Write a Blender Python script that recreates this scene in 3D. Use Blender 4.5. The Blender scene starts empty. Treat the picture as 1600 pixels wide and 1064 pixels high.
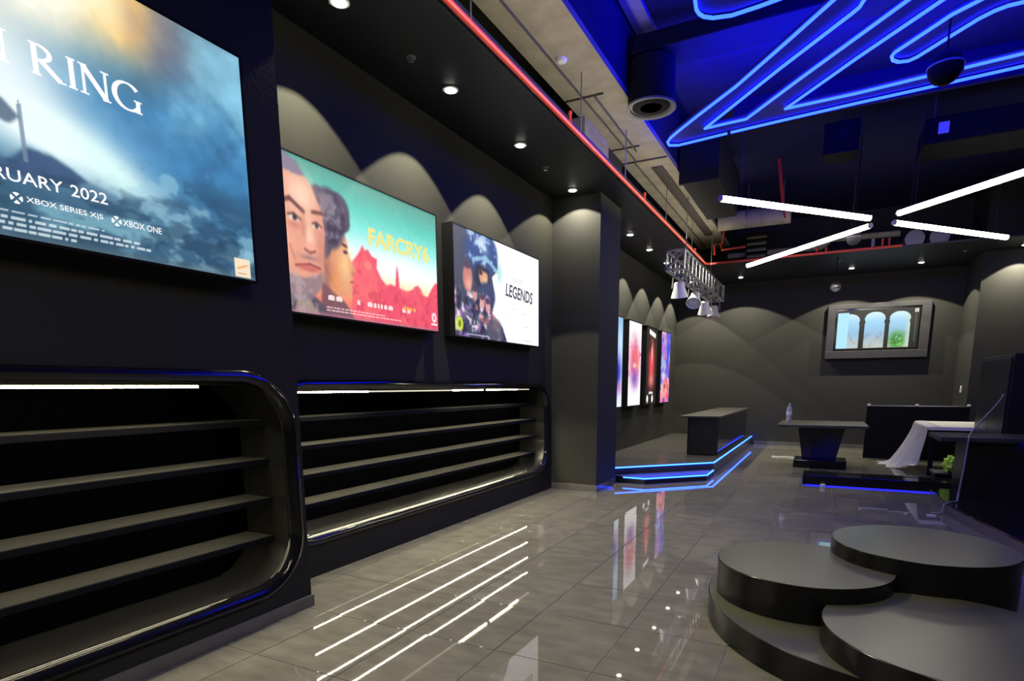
import bpy, bmesh, math, random
import numpy as np
from mathutils import Matrix, Vector

random.seed(7)
SC = bpy.context.scene
COL = SC.collection
PI = math.pi

# ------------------------------------------------------------------ camera
cam_d = bpy.data.cameras.new('camera')
cam = bpy.data.objects.new('camera', cam_d)
COL.objects.link(cam)
cam_d.sensor_fit = 'HORIZONTAL'
cam_d.sensor_width = 36.0
cam_d.lens = 913.311 * 36.0 / 1600.0
cam_d.shift_x = (800 - 815.66) / 1600.0
cam_d.shift_y = (760.28 - 532) / 1600.0
cam_d.clip_start = 0.05
CAM_R = [[0.890978, 0.072763, -0.448178], [0.454026, -0.152142, 0.877903], [-0.004308, -0.985677, -0.168591]]
rt = Vector([r[0] for r in CAM_R]); dn = Vector([r[1] for r in CAM_R]); fw = Vector([r[2] for r in CAM_R])
m = Matrix.Identity(4)
for i in range(3):
    m[i][0] = rt[i]; m[i][1] = -dn[i]; m[i][2] = -fw[i]
m[2][3] = 1.38
cam.matrix_world = m
SC.camera = cam

# ------------------------------------------------------------------ world, exposure
w = bpy.data.worlds.new('world'); SC.world = w
w.use_nodes = True
w.node_tree.nodes['Background'].inputs[0].default_value = (0.01, 0.01, 0.014, 1)
w.node_tree.nodes['Background'].inputs[1].default_value = 0.5
SC.view_settings.view_transform = 'Standard'
SC.view_settings.look = 'None'
SC.view_settings.gamma = 1.0
SC.view_settings.use_curve_mapping = False
SC.view_settings.exposure = 0.0
SC.cycles.use_denoising = True
SC.cycles.sample_clamp_indirect = 2.0
SC.cycles.caustics_reflective = False
SC.cycles.caustics_refractive = False
SC.cycles.blur_glossy = 1.0
SC.cycles.max_bounces = 8

# light levels (room lamps and added strips)
P_SPOT = 190.0          # recessed downlights
P_SPOT_BACK = 190.0
E_TUBE = 20.0          # white linear lamps
E_NEON = 40.0           # blue neon sign
E_HALO = 260.0  # added blue strips hidden behind the sign
E_LED = 38.0            # shelf strips
E_STAGE = 20.0          # blue stage strips
E_POSTER = 1.05
WARM = (1.0, 0.93, 0.76)

# added fill lights, unseen overhead, brightening the floor and aisle
for (x, y, rz) in ((0.7, 0.4, 0.8), (0.7, 0.4, -0.8)):
    ad = bpy.data.lights.new('aisle_fill', 'AREA'); ad.shape = 'RECTANGLE'; ad.size = 3.0; ad.size_y = 0.08
    ad.energy = 45; ad.color = WARM
    ao = bpy.data.objects.new('aisle_fill', ad); COL.objects.link(ao); ao.location = (x, y, 3.55); ao.rotation_euler = (0, 0, rz)
# added unseen warm strip near the left soffit edge, brightening beam and pipe
ad = bpy.data.lights.new('added_cove_light', 'AREA'); ad.shape = 'RECTANGLE'; ad.size = 15.5; ad.size_y = 0.03
ad.energy = 38; ad.color = WARM
ao = bpy.data.objects.new('added_cove_light', ad); COL.objects.link(ao); ao.location = (-2.10, 4.6, 3.69)
ao.matrix_world = Matrix(((0, .94, .35, -2.10), (1, 0, 0, 4.6), (0, .35, -.94, 3.69), (0, 0, 0, 1)))

# ------------------------------------------------------------------ materials
def s2l(c):
    return tuple(((x / 255.0) / 12.92 if x / 255.0 <= 0.04045 else ((x / 255.0 + 0.055) / 1.055) ** 2.4) for x in c)

def mat(name, color, rough=0.5, metal=0.0, spec=0.5, noise=0.0, nscale=8.0, bump=0.0, bscale=60.0, coat=0.0, stretch=None, rand=0.0):
    mt = bpy.data.materials.new(name); mt.use_nodes = True
    nt = mt.node_tree; b = nt.nodes['Principled BSDF']
    b.inputs['Base Color'].default_value = (*color, 1)
    b.inputs['Roughness'].default_value = rough
    b.inputs['Metallic'].default_value = metal
    b.inputs['Specular IOR Level'].default_value = spec
    b.inputs['Coat Weight'].default_value = coat
    b.inputs['Coat Roughness'].default_value = 0.04
    tc = nt.nodes.new('ShaderNodeTexCoord')
    mp = nt.nodes.new('ShaderNodeMapping')
    nt.links.new(tc.outputs['Object'], mp.inputs['Vector'])
    if stretch: mp.inputs['Scale'].default_value = stretch
    if noise > 0 or rand > 0:
        n = nt.nodes.new('ShaderNodeTexNoise'); n.inputs['Scale'].default_value = nscale
        n.inputs['Detail'].default_value = 6
        nt.links.new(mp.outputs['Vector'], n.inputs['Vector'])
        r = nt.nodes.new('ShaderNodeMapRange')
        r.inputs['From Min'].default_value = 0.25; r.inputs['From Max'].default_value = 0.75
        r.inputs['To Min'].default_value = 1 - noise; r.inputs['To Max'].default_value = 1 + noise
        nt.links.new(n.outputs['Fac'], r.inputs['Value'])
        out = r.outputs['Result']
        if rand > 0:
            oi = nt.nodes.new('ShaderNodeObjectInfo')
            r2 = nt.nodes.new('ShaderNodeMapRange')
            r2.inputs['To Min'].default_value = 1 - rand; r2.inputs['To Max'].default_value = 1 + rand
            nt.links.new(oi.outputs['Random'], r2.inputs['Value'])
            mm = nt.nodes.new('ShaderNodeMath'); mm.operation = 'MULTIPLY'
            nt.links.new(out, mm.inputs[0]); nt.links.new(r2.outputs['Result'], mm.inputs[1])
            out = mm.outputs[0]
            add = nt.nodes.new('ShaderNodeVectorMath'); add.operation = 'ADD'
            sc = nt.nodes.new('ShaderNodeVectorMath'); sc.operation = 'SCALE'
            sc.inputs[0].default_value = (37, 91, 13)
            nt.links.new(oi.outputs['Random'], sc.inputs['Scale'])
            nt.links.new(mp.outputs['Vector'], add.inputs[0]); nt.links.new(sc.outputs[0], add.inputs[1])
            nt.links.new(add.outputs[0], n.inputs['Vector'])
        vm = nt.nodes.new('ShaderNodeVectorMath'); vm.operation = 'SCALE'
        vm.inputs[0].default_value = color
        nt.links.new(out, vm.inputs['Scale'])
        nt.links.new(vm.outputs[0], b.inputs['Base Color'])
    if bump > 0:
        n2 = nt.nodes.new('ShaderNodeTexNoise'); n2.inputs['Scale'].default_value = bscale
        nt.links.new(mp.outputs['Vector'], n2.inputs['Vector'])
        bp = nt.nodes.new('ShaderNodeBump'); bp.inputs['Strength'].default_value = bump
        bp.inputs['Distance'].default_value = 0.01
        nt.links.new(n2.outputs['Fac'], bp.inputs['Height'])
        nt.links.new(bp.outputs['Normal'], b.inputs['Normal'])
    return mt

def emit(name, color, strength):
    mt = bpy.data.materials.new(name); mt.use_nodes = True
    b = mt.node_tree.nodes['Principled BSDF']
    b.inputs['Base Color'].default_value = (0.02, 0.02, 0.02, 1)
    b.inputs['Emission Color'].default_value = (*color, 1)
    b.inputs['Emission Strength'].default_value = strength
    return mt

def emit_attr(name, strength):
    mt = bpy.data.materials.new(name); mt.use_nodes = True
    nt = mt.node_tree; b = nt.nodes['Principled BSDF']
    a = nt.nodes.new('ShaderNodeAttribute'); a.attribute_name = 'print'
    b.inputs['Base Color'].default_value = (0.02, 0.02, 0.02, 1)
    b.inputs['Roughness'].default_value = 0.6
    b.inputs['Specular IOR Level'].default_value = 0.1
    nt.links.new(a.outputs['Color'], b.inputs['Emission Color'])
    b.inputs['Emission Strength'].default_value = strength
    return mt

M = {}
M['wall'] = mat('dark_wall_paint', (0.034, 0.034, 0.031), 0.75, spec=0.25, noise=0.06, nscale=3, bump=0.05)
M['wall_navy'] = mat('blue_black_wall_paint', (0.021, 0.0205, 0.018), 0.8, spec=0.2, noise=0.05, nscale=3, bump=0.05)
M['wall_blue'] = mat('dark_blue_grey_wall_paint', (0.029, 0.029, 0.0215), 0.8, spec=0.2, noise=0.05, nscale=3, bump=0.05)
M['soffit'] = mat('soffit_paint', (0.020, 0.022, 0.026), 0.5, spec=0.35, noise=0.05, nscale=2)
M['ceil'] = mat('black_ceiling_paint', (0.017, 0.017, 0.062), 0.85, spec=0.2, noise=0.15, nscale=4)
M['tile'] = mat('polished_grey_tile', (0.165, 0.156, 0.126), 0.022, spec=0.8, noise=0.22, nscale=5, rand=0.05, stretch=(1, 2.2, 1))
M['grout'] = mat('tile_grout', (0.20, 0.19, 0.18), 0.8, spec=0.2)
M['skirt'] = mat('skirting_tile', (0.12, 0.115, 0.11), 0.2, noise=0.15, nscale=6)
M['concrete'] = mat('beige_concrete', (0.36, 0.32, 0.25), 0.85, spec=0.2, noise=0.18, nscale=5, bump=0.2, bscale=30)
M['gloss'] = mat('gloss_black_lacquer', (0.006, 0.006, 0.008), 0.10, spec=0.5, noise=0.05, nscale=3)
M['satin'] = mat('satin_black_laminate', (0.010, 0.010, 0.012), 0.32, spec=0.5, noise=0.08, nscale=4)
M['shelfmat'] = mat('shelf_black_satin', (0.090, 0.088, 0.072), 0.34, spec=0.5, noise=0.06, nscale=4)
M['linermat'] = mat('liner_black_satin', (0.016, 0.016, 0.015), 0.26, spec=0.5, noise=0.06, nscale=4)
M['backmat'] = mat('back_black', (0.0012, 0.0012, 0.0016), 0.95, spec=0.0)
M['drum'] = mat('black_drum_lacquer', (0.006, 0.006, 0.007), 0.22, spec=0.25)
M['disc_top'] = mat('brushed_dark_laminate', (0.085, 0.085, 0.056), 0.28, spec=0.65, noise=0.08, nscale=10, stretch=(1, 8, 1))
M['ctop'] = mat('counter_top_laminate', (0.05, 0.048, 0.042), 0.32, spec=0.5, noise=0.1, nscale=6)
M['signboard'] = mat('matt_sign_board', (0.06, 0.06, 0.075), 0.9, spec=0.1)
M['decktop'] = mat('stage_floor_laminate', (0.075, 0.072, 0.07), 0.2, spec=0.6, noise=0.1, nscale=5)
M['matte'] = mat('matte_black', (0.008, 0.008, 0.010), 0.85, spec=0.12)
M['duct'] = mat('black_duct_steel', (0.007, 0.007, 0.009), 0.75, spec=0.2, noise=0.1, nscale=5)
M['red'] = mat('red_pipe_paint', (0.62, 0.060, 0.034), 0.28, spec=0.6, noise=0.08, nscale=6)
M['silver'] = mat('silver_aluminium', (0.75, 0.75, 0.78), 0.30, metal=1.0)
M['chrome'] = mat('chrome', (0.8, 0.8, 0.82), 0.15, metal=1.0)
M['steel'] = mat('galvanised_wire', (0.30, 0.28, 0.26), 0.45, metal=0.7)
M['conduit'] = mat('dark_conduit', (0.05, 0.042, 0.035), 0.6)
M['white'] = mat('white_plastic', (0.75, 0.75, 0.74), 0.4)
M['whitegloss'] = mat('white_film', (0.80, 0.78, 0.72), 0.3)
M['grey'] = mat('grey_plastic', (0.25, 0.25, 0.26), 0.5)
M['green'] = mat('lime_green_cloth', (0.48, 0.85, 0.06), 0.8, noise=0.25, nscale=20, bump=0.3)
M['frame_grey'] = mat('charcoal_screen_surround', (0.045, 0.044, 0.048), 0.5, spec=0.3, noise=0.05)
M['tube'] = emit('white_lamp', WARM, E_TUBE)
M['led'] = emit('warm_led_strip', (1.0, 0.90, 0.62), E_LED)
M['led_soft'] = emit('soft_led_strip', (1.0, 0.90, 0.62), E_LED * 1.0)
M['led_strong'] = emit('strong_led_strip', (1.0, 0.90, 0.62), E_LED * 1.9)
M['led_dim'] = emit('dim_led_strip', (1.0, 0.93, 0.72), 0.9)
M['neon'] = emit('blue_neon', (0.0025, 0.0095, 1.0), E_NEON)
M['halo'] = emit('added_blue_glow', (0.0, 0.0, 1.0), E_HALO)
M['stage_led'] = emit('ice_blue_led', (0.010, 0.05, 1.0), E_STAGE)
M['floor_led'] = emit('deep_blue_led', (0.02, 0.02, 1.0), 2.2)
M['counter_glow'] = emit('added_counter_glow', (0.0, 0.0, 1.0), 40.0)
M['downlight'] = emit('downlight_lens', (1.0, 0.97, 0.88), 25.0)
M['lettering'] = emit('white_backlit_lettering', (1, 1, 1), 1.0)
M['yellow_letter'] = emit('yellow_backlit_lettering', s2l((240, 230, 120)), 1.0)
M['dark_letter'] = emit('charcoal_backlit_lettering', s2l((70, 70, 90)), 1.0)
M['pale_letter'] = emit('pale_backlit_lettering', s2l((222, 208, 222)), 1.0)
M['print'] = emit_attr('backlit_print', E_POSTER)
M['screen'] = emit_attr('lit_screen', 1.0)
for k in ('print', 'screen', 'lettering', 'yellow_letter', 'dark_letter', 'pale_letter', 'downlight', 'led_dim'):
    M[k].cycles.emission_sampling = 'NONE'      # broad or tiny glowing prints: found by reflection, not sampled as lamps
for k in ('neon', 'led', 'led_soft', 'led_strong', 'tube', 'halo', 'stage_led', 'floor_led', 'counter_glow'):
    M[k].cycles.emission_sampling = 'FRONT'
pl = mat('clear_plastic_sheet', (0.70, 0.70, 0.80), 0.25, spec=0.6, bump=0.6, bscale=14)
pl.node_tree.nodes['Principled BSDF'].inputs['Alpha'].default_value = 0.62
M['sheet'] = pl
pb = mat('clear_bottle_plastic', (0.80, 0.82, 0.86), 0.1, spec=0.5)
pb.node_tree.nodes['Principled BSDF'].inputs['Transmission Weight'].default_value = 0.5
M['bottle'] = pb

# ------------------------------------------------------------------ object helpers
W = {}      # object name -> world origin

def tag(o, label=None, cat=None, group=None, kind=None):
    if label: o['label'] = label
    if cat: o['category'] = cat
    if group: o['group'] = group
    if kind: o['kind'] = kind
    return o

def link_mesh(name, verts, faces, m, parent=None, smooth=False, origin=None, sharp=None):
    v = np.asarray(verts, float)
    if origin is None:
        lo = v.min(0); hi = v.max(0)
        origin = np.array([(lo[0] + hi[0]) / 2, (lo[1] + hi[1]) / 2, lo[2]])
    origin = np.asarray(origin, float)
    me = bpy.data.meshes.new(name)
    me.from_pydata([tuple(p) for p in (v - origin)], [], faces)
    me.update()
    bm = bmesh.new(); bm.from_mesh(me)
    bmesh.ops.recalc_face_normals(bm, faces=bm.faces[:])
    bm.to_mesh(me); bm.free()
    if smooth:
        for p in me.polygons: p.use_smooth = True
        me.set_sharp_from_angle(angle=math.radians(35))
    me.materials.append(m)
    o = bpy.data.objects.new(name, me); COL.objects.link(o)
    W[o.name] = origin
    if parent is not None:
        o.parent = parent; o.location = Vector(origin - W[parent.name])
    else:
        o.location = Vector(origin)
    return o

def empty(name, loc, label, cat, group=None):
    o = bpy.data.objects.new(name, None); COL.objects.link(o)
    o.location = loc; o.empty_display_size = 0.1
    W[o.name] = np.array(loc, float)
    return tag(o, label, cat, group)

class MB:
    def __init__(self): self.v = []; self.f = []
    def add(self, v, f):
        n = len(self.v); self.v += [tuple(map(float, p)) for p in v]
        self.f += [tuple(i + n for i in q) for q in f]; return self
    def box(self, x0, x1, y0, y1, z0, z1, bev=0.0):
        if bev <= 0:
            self.add([(x0, y0, z0), (x1, y0, z0), (x1, y1, z0), (x0, y1, z0), (x0, y0, z1), (x1, y0, z1), (x1, y1, z1), (x0, y1, z1)],
                     [(0, 3, 2, 1), (4, 5, 6, 7), (0, 1, 5, 4), (1, 2, 6, 5), (2, 3, 7, 6), (3, 0, 4, 7)])
            return self
        b = bev
        ring = lambda z, e: [(x0 + e, y0 + b, z), (x0 + b, y0 + e, z), (x1 - b, y0 + e, z), (x1 - e, y0 + b, z),
                             (x1 - e, y1 - b, z), (x1 - b, y1 - e, z), (x0 + b, y1 - e, z), (x0 + e, y1 - b, z)]
        rs = [ring(z0, b * .6), ring(z0 + b, 0), ring(z1 - b, 0), ring(z1, b * .6)]
        v = [p for r in rs for p in r]; f = []
        for k in range(3):
            for i in range(8):
                j = (i + 1) % 8
                f.append((k * 8 + i, k * 8 + j, k * 8 + 8 + j, k * 8 + 8 + i))
        f.append(tuple(range(7, -1, -1))); f.append(tuple(range(24, 32)))
        return self.add(v, f)
    def tube(self, pts, r, n=10, cap=True, closed=False):
        pts = [Vector(p) for p in pts]; N = len(pts); v = []; f = []
        up = None
        for i, p in enumerate(pts):
            if closed: t = (pts[(i + 1) % N] - pts[i - 1])
            else: t = (pts[min(i + 1, N - 1)] - pts[max(i - 1, 0)])
            t.normalize()
            if up is None:
                a = Vector((0, 0, 1)) if abs(t.z) < .9 else Vector((1, 0, 0))
                up = (a - t * a.dot(t)).normalized()
            else:
                up = (up - t * up.dot(t)).normalized()
            s = t.cross(up)
            rr = r[i] if isinstance(r, (list, tuple)) else r
            for k in range(n):
                an = 2 * PI * k / n
                v.append(p + up * (rr * math.cos(an)) + s * (rr * math.sin(an)))
        rng = N if closed else N - 1
        for i in range(rng):
            for k in range(n):
                a = i * n + k; b_ = i * n + (k + 1) % n; c = ((i + 1) % N) * n
                f.append((a, b_, c + (k + 1) % n, c + k))
        if cap and not closed:
            f.append(tuple(range(n - 1, -1, -1))); f.append(tuple((N - 1) * n + k for k in range(n)))
        return self.add(v, f)
    def lathe(self, cx, cy, prof, n=32, axis='z'):
        v = []; f = []
        for (r, z) in prof:
            for k in range(n):
                a = 2 * PI * k / n
                v.append((cx + r * math.cos(a), cy + r * math.sin(a), z))
        for i in range(len(prof) - 1):
            for k in range(n):
                f.append((i * n + k, i * n + (k + 1) % n, (i + 1) * n + (k + 1) % n, (i + 1) * n + k))
        f.append(tuple(range(n - 1, -1, -1))); f.append(tuple((len(prof) - 1) * n + k for k in range(n)))
        return self.add(v, f)
    def prism(self, poly, z0, z1):
        n = len(poly)
        v = [(x, y, z0) for x, y in poly] + [(x, y, z1) for x, y in poly]
        f = [tuple(range(n - 1, -1, -1)), tuple(range(n, 2 * n))]
        for i in range(n):
            j = (i + 1) % n; f.append((i, j, n + j, n + i))
        return self.add(v, f)
    def build(self, name, m, parent=None, smooth=False, origin=None):
        return link_mesh(name, self.v, self.f, m, parent, smooth, origin)

def struct(name, mb, m, smooth=False):
    o = mb.build(name, m, None, smooth); o['kind'] = 'structure'; return o

def rrect(y0, y1, z0, z1, r, n=10):
    """rounded rectangle loop, counter-clockwise in (y,z)"""
    pts = []
    for (cy, cz, a0) in ((y1 - r, z0 + r, -PI / 2), (y1 - r, z1 - r, 0), (y0 + r, z1 - r, PI / 2), (y0 + r, z0 + r, PI)):
        for k in range(n + 1):
            a = a0 + (PI / 2) * k / n
            pts.append((cy + r * math.cos(a), cz + r * math.sin(a)))
    return pts

def fill_holes(outer, holes):
    """2D polygon with holes -> verts2d, tris"""
    bm = bmesh.new(); edges = []
    for loop in [outer] + holes:
        vs = [bm.verts.new((p[0], p[1], 0)) for p in loop]
        for i in range(len(vs)): edges.append(bm.edges.new((vs[i], vs[(i + 1) % len(vs)])))
    bmesh.ops.triangle_fill(bm, use_beauty=True, use_dissolve=False, edges=edges)
    bm.verts.index_update()
    v = [(q.co.x, q.co.y) for q in bm.verts]; f = [tuple(q.index for q in fc.verts) for fc in bm.faces]
    bm.free(); return v, f

def text_obj(name, body, m, parent, y0, y1, z0, z1, x, shear=0.0, extra=0.0, tilt=0.0):
    """flat lettering on the left wall (faces +x), fitted to a box"""
    cu = bpy.data.curves.new(name, 'FONT'); cu.body = body; cu.shear = shear; cu.offset = extra
    cu.resolution_u = 3
    tmp = bpy.data.objects.new('tmp', cu); COL.objects.link(tmp)
    dg = bpy.context.evaluated_depsgraph_get()
    me = bpy.data.meshes.new_from_object(tmp.evaluated_get(dg))
    v = np.array([q.co[:] for q in me.vertices]); f = [tuple(p.vertices) for p in me.polygons]
    bpy.data.objects.remove(tmp)
    bpy.data.curves.remove(cu); bpy.data.meshes.remove(me)
    lo = v.min(0); hi = v.max(0)
    yy = y0 + (v[:, 0] - lo[0]) / (hi[0] - lo[0]) * (y1 - y0)
    zz = z0 + (v[:, 1] - lo[1]) / (hi[1] - lo[1]) * (z1 - z0) + tilt * (yy - y0)
    return link_mesh(name, np.c_[np.full(len(v), x), yy, zz], f, m, parent)

# ================================================================== STRUCTURE
YB = 14.9          # back wall
ZS = 3.72          # soffit underside
ZC = 5.0           # ceiling
XN, XR, XST = -2.83, -3.25, -3.33   # near wall, recessed wall, stage wall

# floor: mortar bed plus one object per tile where tiles can be told apart
fl = struct('floor', MB().box(-3.9, 3.9, -3.6, 15.4, -0.06, -0.004), M['grout'])
TX0, TY0, TDX, TDY = -0.36, 3.13, 0.55, 0.60
g = 0.0025
tile_mb = MB().box(-TDX / 2 + g, TDX / 2 - g, -TDY / 2 + g, TDY / 2 - g, -0.0035, 0.0, 0.0012)
tile0 = None
far = MB()
rng = random.Random(3)
for i in range(-7, 8):
    for j in range(-12, 21):
        cx = TX0 + (i + .5) * TDX; cy = TY0 + (j + .5) * TDY
        if cx < -3.9 + .28 or cx > 3.9 - .28 or cy < -3.4 or cy > 15.2: continue
        vis = 1.2 < cy < 9.6 and cx > -3.3 and abs(cx + 0.36 * cy - 1.0) < 0.62 * cy + 1.3 and cx < 0.42 * cy + 0.6
        if vis:
            if tile0 is None:
                tile0 = link_mesh('floor_tile', np.array(tile_mb.v) + [cx, cy, 0], tile_mb.f, M['tile'], fl, origin=(cx, cy, 0))
                o = tile0
            else:
                o = tile0.copy(); COL.objects.link(o); o.parent = fl
                W[o.name] = np.array([cx, cy, 0.]); o.location = Vector(W[o.name] - W[fl.name])
            o.rotation_euler = (rng.uniform(-1, 1) * 0.0012, rng.uniform(-1, 1) * 0.0016, 0)
        else:
            far.box(cx - TDX / 2 + g, cx + TDX / 2 - g, cy - TDY / 2 + g, cy + TDY / 2 - g, -0.0035, 0.0)
o = far.build('floor_tile_field', M['tile'], fl); o['kind'] = 'stuff'

# walls ------------------------------------------------------------------
def holed_wall(x, y0, y1, z0, z1, hole, thick):
    v2, f2 = fill_holes([(y0, z0), (y1, z0), (y1, z1), (y0, z1)], [hole])
    mb = MB(); n = len(v2)
    mb.add([(x, a, b) for a, b in v2] + [(x - thick, a, b) for a, b in v2],
           list(f2) + [tuple(reversed([i + n for i in t])) for t in f2])
    k = len(mb.v)
    for loop in ([(y0, z0), (y1, z0), (y1, z1), (y0, z1)], hole):
        q = len(loop)
        mb.add([(x, a, b) for a, b in loop] + [(x - thick, a, b) for a, b in loop],
               [(i, (i + 1) % q, q + (i + 1) % q, q + i) for i in range(q)])
    return mb
U1 = dict(y0=-1.75, y1=2.535, z0=0.155, z1=1.475, r=0.36)
U2 = dict(y0=2.66, y1=7.16, z0=0.235, z1=1.435, r=0.36)
def inset(u, d): return rrect(u['y0'] + d, u['y1'] - d, u['z0'] + d, u['z1'] - d, u['r'] - d)
mb = holed_wall(XN, -3.5, 2.57, 0, ZC, inset(U1, 0.03), 0.05)
mb.box(-3.40, XN - 0.0501, 2.52, 2.57, 0, ZC)
struct('wall_left', mb, M['wall_navy'])
struct('wall_recess', holed_wall(XR, 2.571, 7.249, 0, ZC, inset(U2, 0.03), 0.05), M['wall_blue'])
struct('wall_pillar', MB().box(-3.40, -2.60, 7.25, 8.05, 0, ZC), M['wall'])
struct('wall_stage', MB().box(XST - 0.05, XST, 8.051, YB, 0, ZC), M['wall'])
struct('wall_back', MB().box(XST - .05, 3.6, YB + 0.001, YB + 0.06, 0, ZC), M['wall'])
struct('wall_right_pillar', MB().box(2.37, 3.35, 13.5, YB, 0, ZC), M['wall'])
struct('wall_right', MB().box(3.36, 3.42, -3.5, YB, 0, ZC), M['wall'])
struct('wall_front', MB().box(XN, 3.36, -3.56, -3.501, 0, ZC), M['wall_navy'])
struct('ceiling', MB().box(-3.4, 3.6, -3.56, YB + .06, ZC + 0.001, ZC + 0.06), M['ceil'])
# dropped soffits
mb = MB().box(XN + .001, -2.29, -3.5, 2.571, ZS, ZS + 0.12)
mb.box(XR + .001, -2.29, 2.572, 7.249, ZS, ZS + 0.12)
mb.box(-2.599, -2.29, 7.25, 8.05, ZS, ZS + 0.12)
mb.box(XST + .001, -2.29, 8.051, 12.44, ZS, ZS + 0.12)
struct('ceiling_soffit_left', mb, M['soffit'])
mb = MB().box(XST + .001, 2.369, 12.441, YB, ZS, ZS + 0.03)
mb.box(2.37, 3.359, 12.441, 13.499, ZS, ZS + .03)
struct('ceiling_soffit_back', mb, M['soffit'])
# skirting tiles
struct('baseboard_left', MB().box(XN, XN + .012, -3.5, 2.57, 0, 0.075, .002).box(XN - 0.3, XN + .012, 2.571, 2.583, 0, .075, .002), M['skirt'])
struct('baseboard_pillar', MB().box(-3.24, -2.588, 7.236, 7.249, 0, 0.085, .002).box(-2.599, -2.588, 7.25, 8.05, 0, .085, .002), M['skirt'])
struct('baseboard_back', MB().box(-1.40, 2.36, YB - .012, YB, 0, 0.085, .002), M['skirt'])

# concrete beam over the left aisle, with its conduits and recess
bm_ = struct('ceiling_beam', MB().box(-2.62, -2.01, -3.4, 13.7, 4.30, 4.36), M['concrete'])
MB().box(-2.60, -2.015, -3.4, 13.68, 4.3601, ZC).build('shaded_flank', M['ceil'], bm_)  # beam sides in the dark ceiling colour, standing in for shade
bm_['label'] = 'beige concrete beam running along the ceiling above the black soffit'
MB().box(-2.30, -2.15, 8.4, 12.5, 4.285, 4.299).build('recess_slot', M['conduit'], bm_)
for pts in ([(-2.42, -3, 4.292), (-2.42, 8.1, 4.292)], [(-2.61, 6.15, 4.292), (-2.20, 6.15, 4.292)], [(-2.30, 6.15, 4.29), (-2.32, 7.75, 4.29)],
            [(-2.62, 7.6, 4.292), (-2.24, 7.6, 4.292)], [(-2.62, 8.1, 4.292), (-2.02, 8.1, 4.292)], [(-2.45, 8.1, 4.292), (-2.47, 13.5, 4.292)]):
    MB().tube(pts, 0.010, 6).build('conduit', M['conduit'], bm_)
MB().box(-2.70, -2.55, 6.55, 7.35, 3.86, 4.299).build('bracket_plate', M['concrete'], bm_)
struct('trim_ceiling', MB().box(-1.99, -1.80, -3.4, 7.0, ZC - .05, ZC), M['concrete'])

# ================================================================== SHELF NICHES
def sweep_ring(u, x, prof):
    """prof: (inset d, dx) pairs swept round the rounded rectangle"""
    mb = MB(); loops = [[(x + dx, a, b) for a, b in inset(u, d)] for d, dx in prof]
    n = len(loops[0]); v = [p for l in loops for p in l]; f = []
    for k in range(len(loops) - 1):
        for i in range(n):
            j = (i + 1) % n
            f.append((k * n + i, k * n + j, (k + 1) * n + j, (k + 1) * n + i))
    return mb.add(v, f)

def shelf_unit(u, x, label, zs, lights, ydiv, led):
    t = empty('shelf_unit', (x, (u['y0'] + u['y1']) / 2, u['z0']), label, 'shelf')
    sweep_ring(u, x, [(0.0, 0.0), (0.002, .014), (.012, .024), (.03, .030), (.05, .024), (.068, .004), (.080, -.03)]).build('frame', M['gloss'], t, True)
    sweep_ring(u, x, [(0.0801, -.031), (0.0805, -0.40)]).build('liner', M['linermat'], t, True)
    lp = inset(u, 0.0806)
    v2, f2 = fill_holes(lp, [])
    MB().add([(x - 0.399, a, b) for a, b in v2], f2).build('back_panel', M['backmat'], t)
    iy0, iy1 = u['y0'] + .081, u['y1'] - .081
    iz0, iz1, r = u['z0'] + .081, u['z1'] - .081, u['r'] - .081
    for z in zs:
        e = 0.0
        for zz in (z, z - .03):
            for zc, sgn in ((iz0 + r, -1), (iz1 - r, 1)):
                d = (zz - zc) * sgn
                if d > 0: e = max(e, r - math.sqrt(max(r * r - d * d, 0)))
        ya, yb = iy0 + e + .002, iy1 - e - .002
        s = MB().box(x - 0.398, x - 0.1705, ya, yb, z - .020, z).build('shelf', M['shelfmat'], t)
        MB().box(x - .170, x - .156, ya, yb, z - .034, z - .001, .002).build('front_lip', M['matte'], s)
        n = ydiv
        for k in range(n):
            a = ya + .16 + (yb - ya - .32) * k / n; b = ya + .16 + (yb - ya - .32) * (k + 1) / n - .008
            MB().box(x - 0.202, x - 0.194, a, b, z - .027, z - .0205).build('led_strip', M[led], s)
    for a, b, on in lights:
        MB().box(x - .082, x - .064, a, b, u['z1'] - .094, u['z1'] - .083).build('top_light', M['led'] if on else M['led_dim'], t)
    return t
shelf_unit(U1, XN, 'black rounded niche shelves nearest the camera, under the blue stormy backlit poster',
           (1.19, 0.955, 0.715, 0.475), [(-1.3, -.2, 1), (-.19, 1.03, 1), (1.04, 1.57, 1), (1.58, 1.98, 1)], 3, 'led_soft')
shelf_unit(U2, XR, 'black rounded niche shelves in the recessed wall, beside the pillar',
           (1.165, 0.955, 0.735, 0.51), [(2.95, 3.74, 1), (3.75, 4.97, 0), (4.98, 5.57, 1), (5.66, 6.38, 1), (6.39, 6.7, 0)], 3, 'led_strong')

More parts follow.
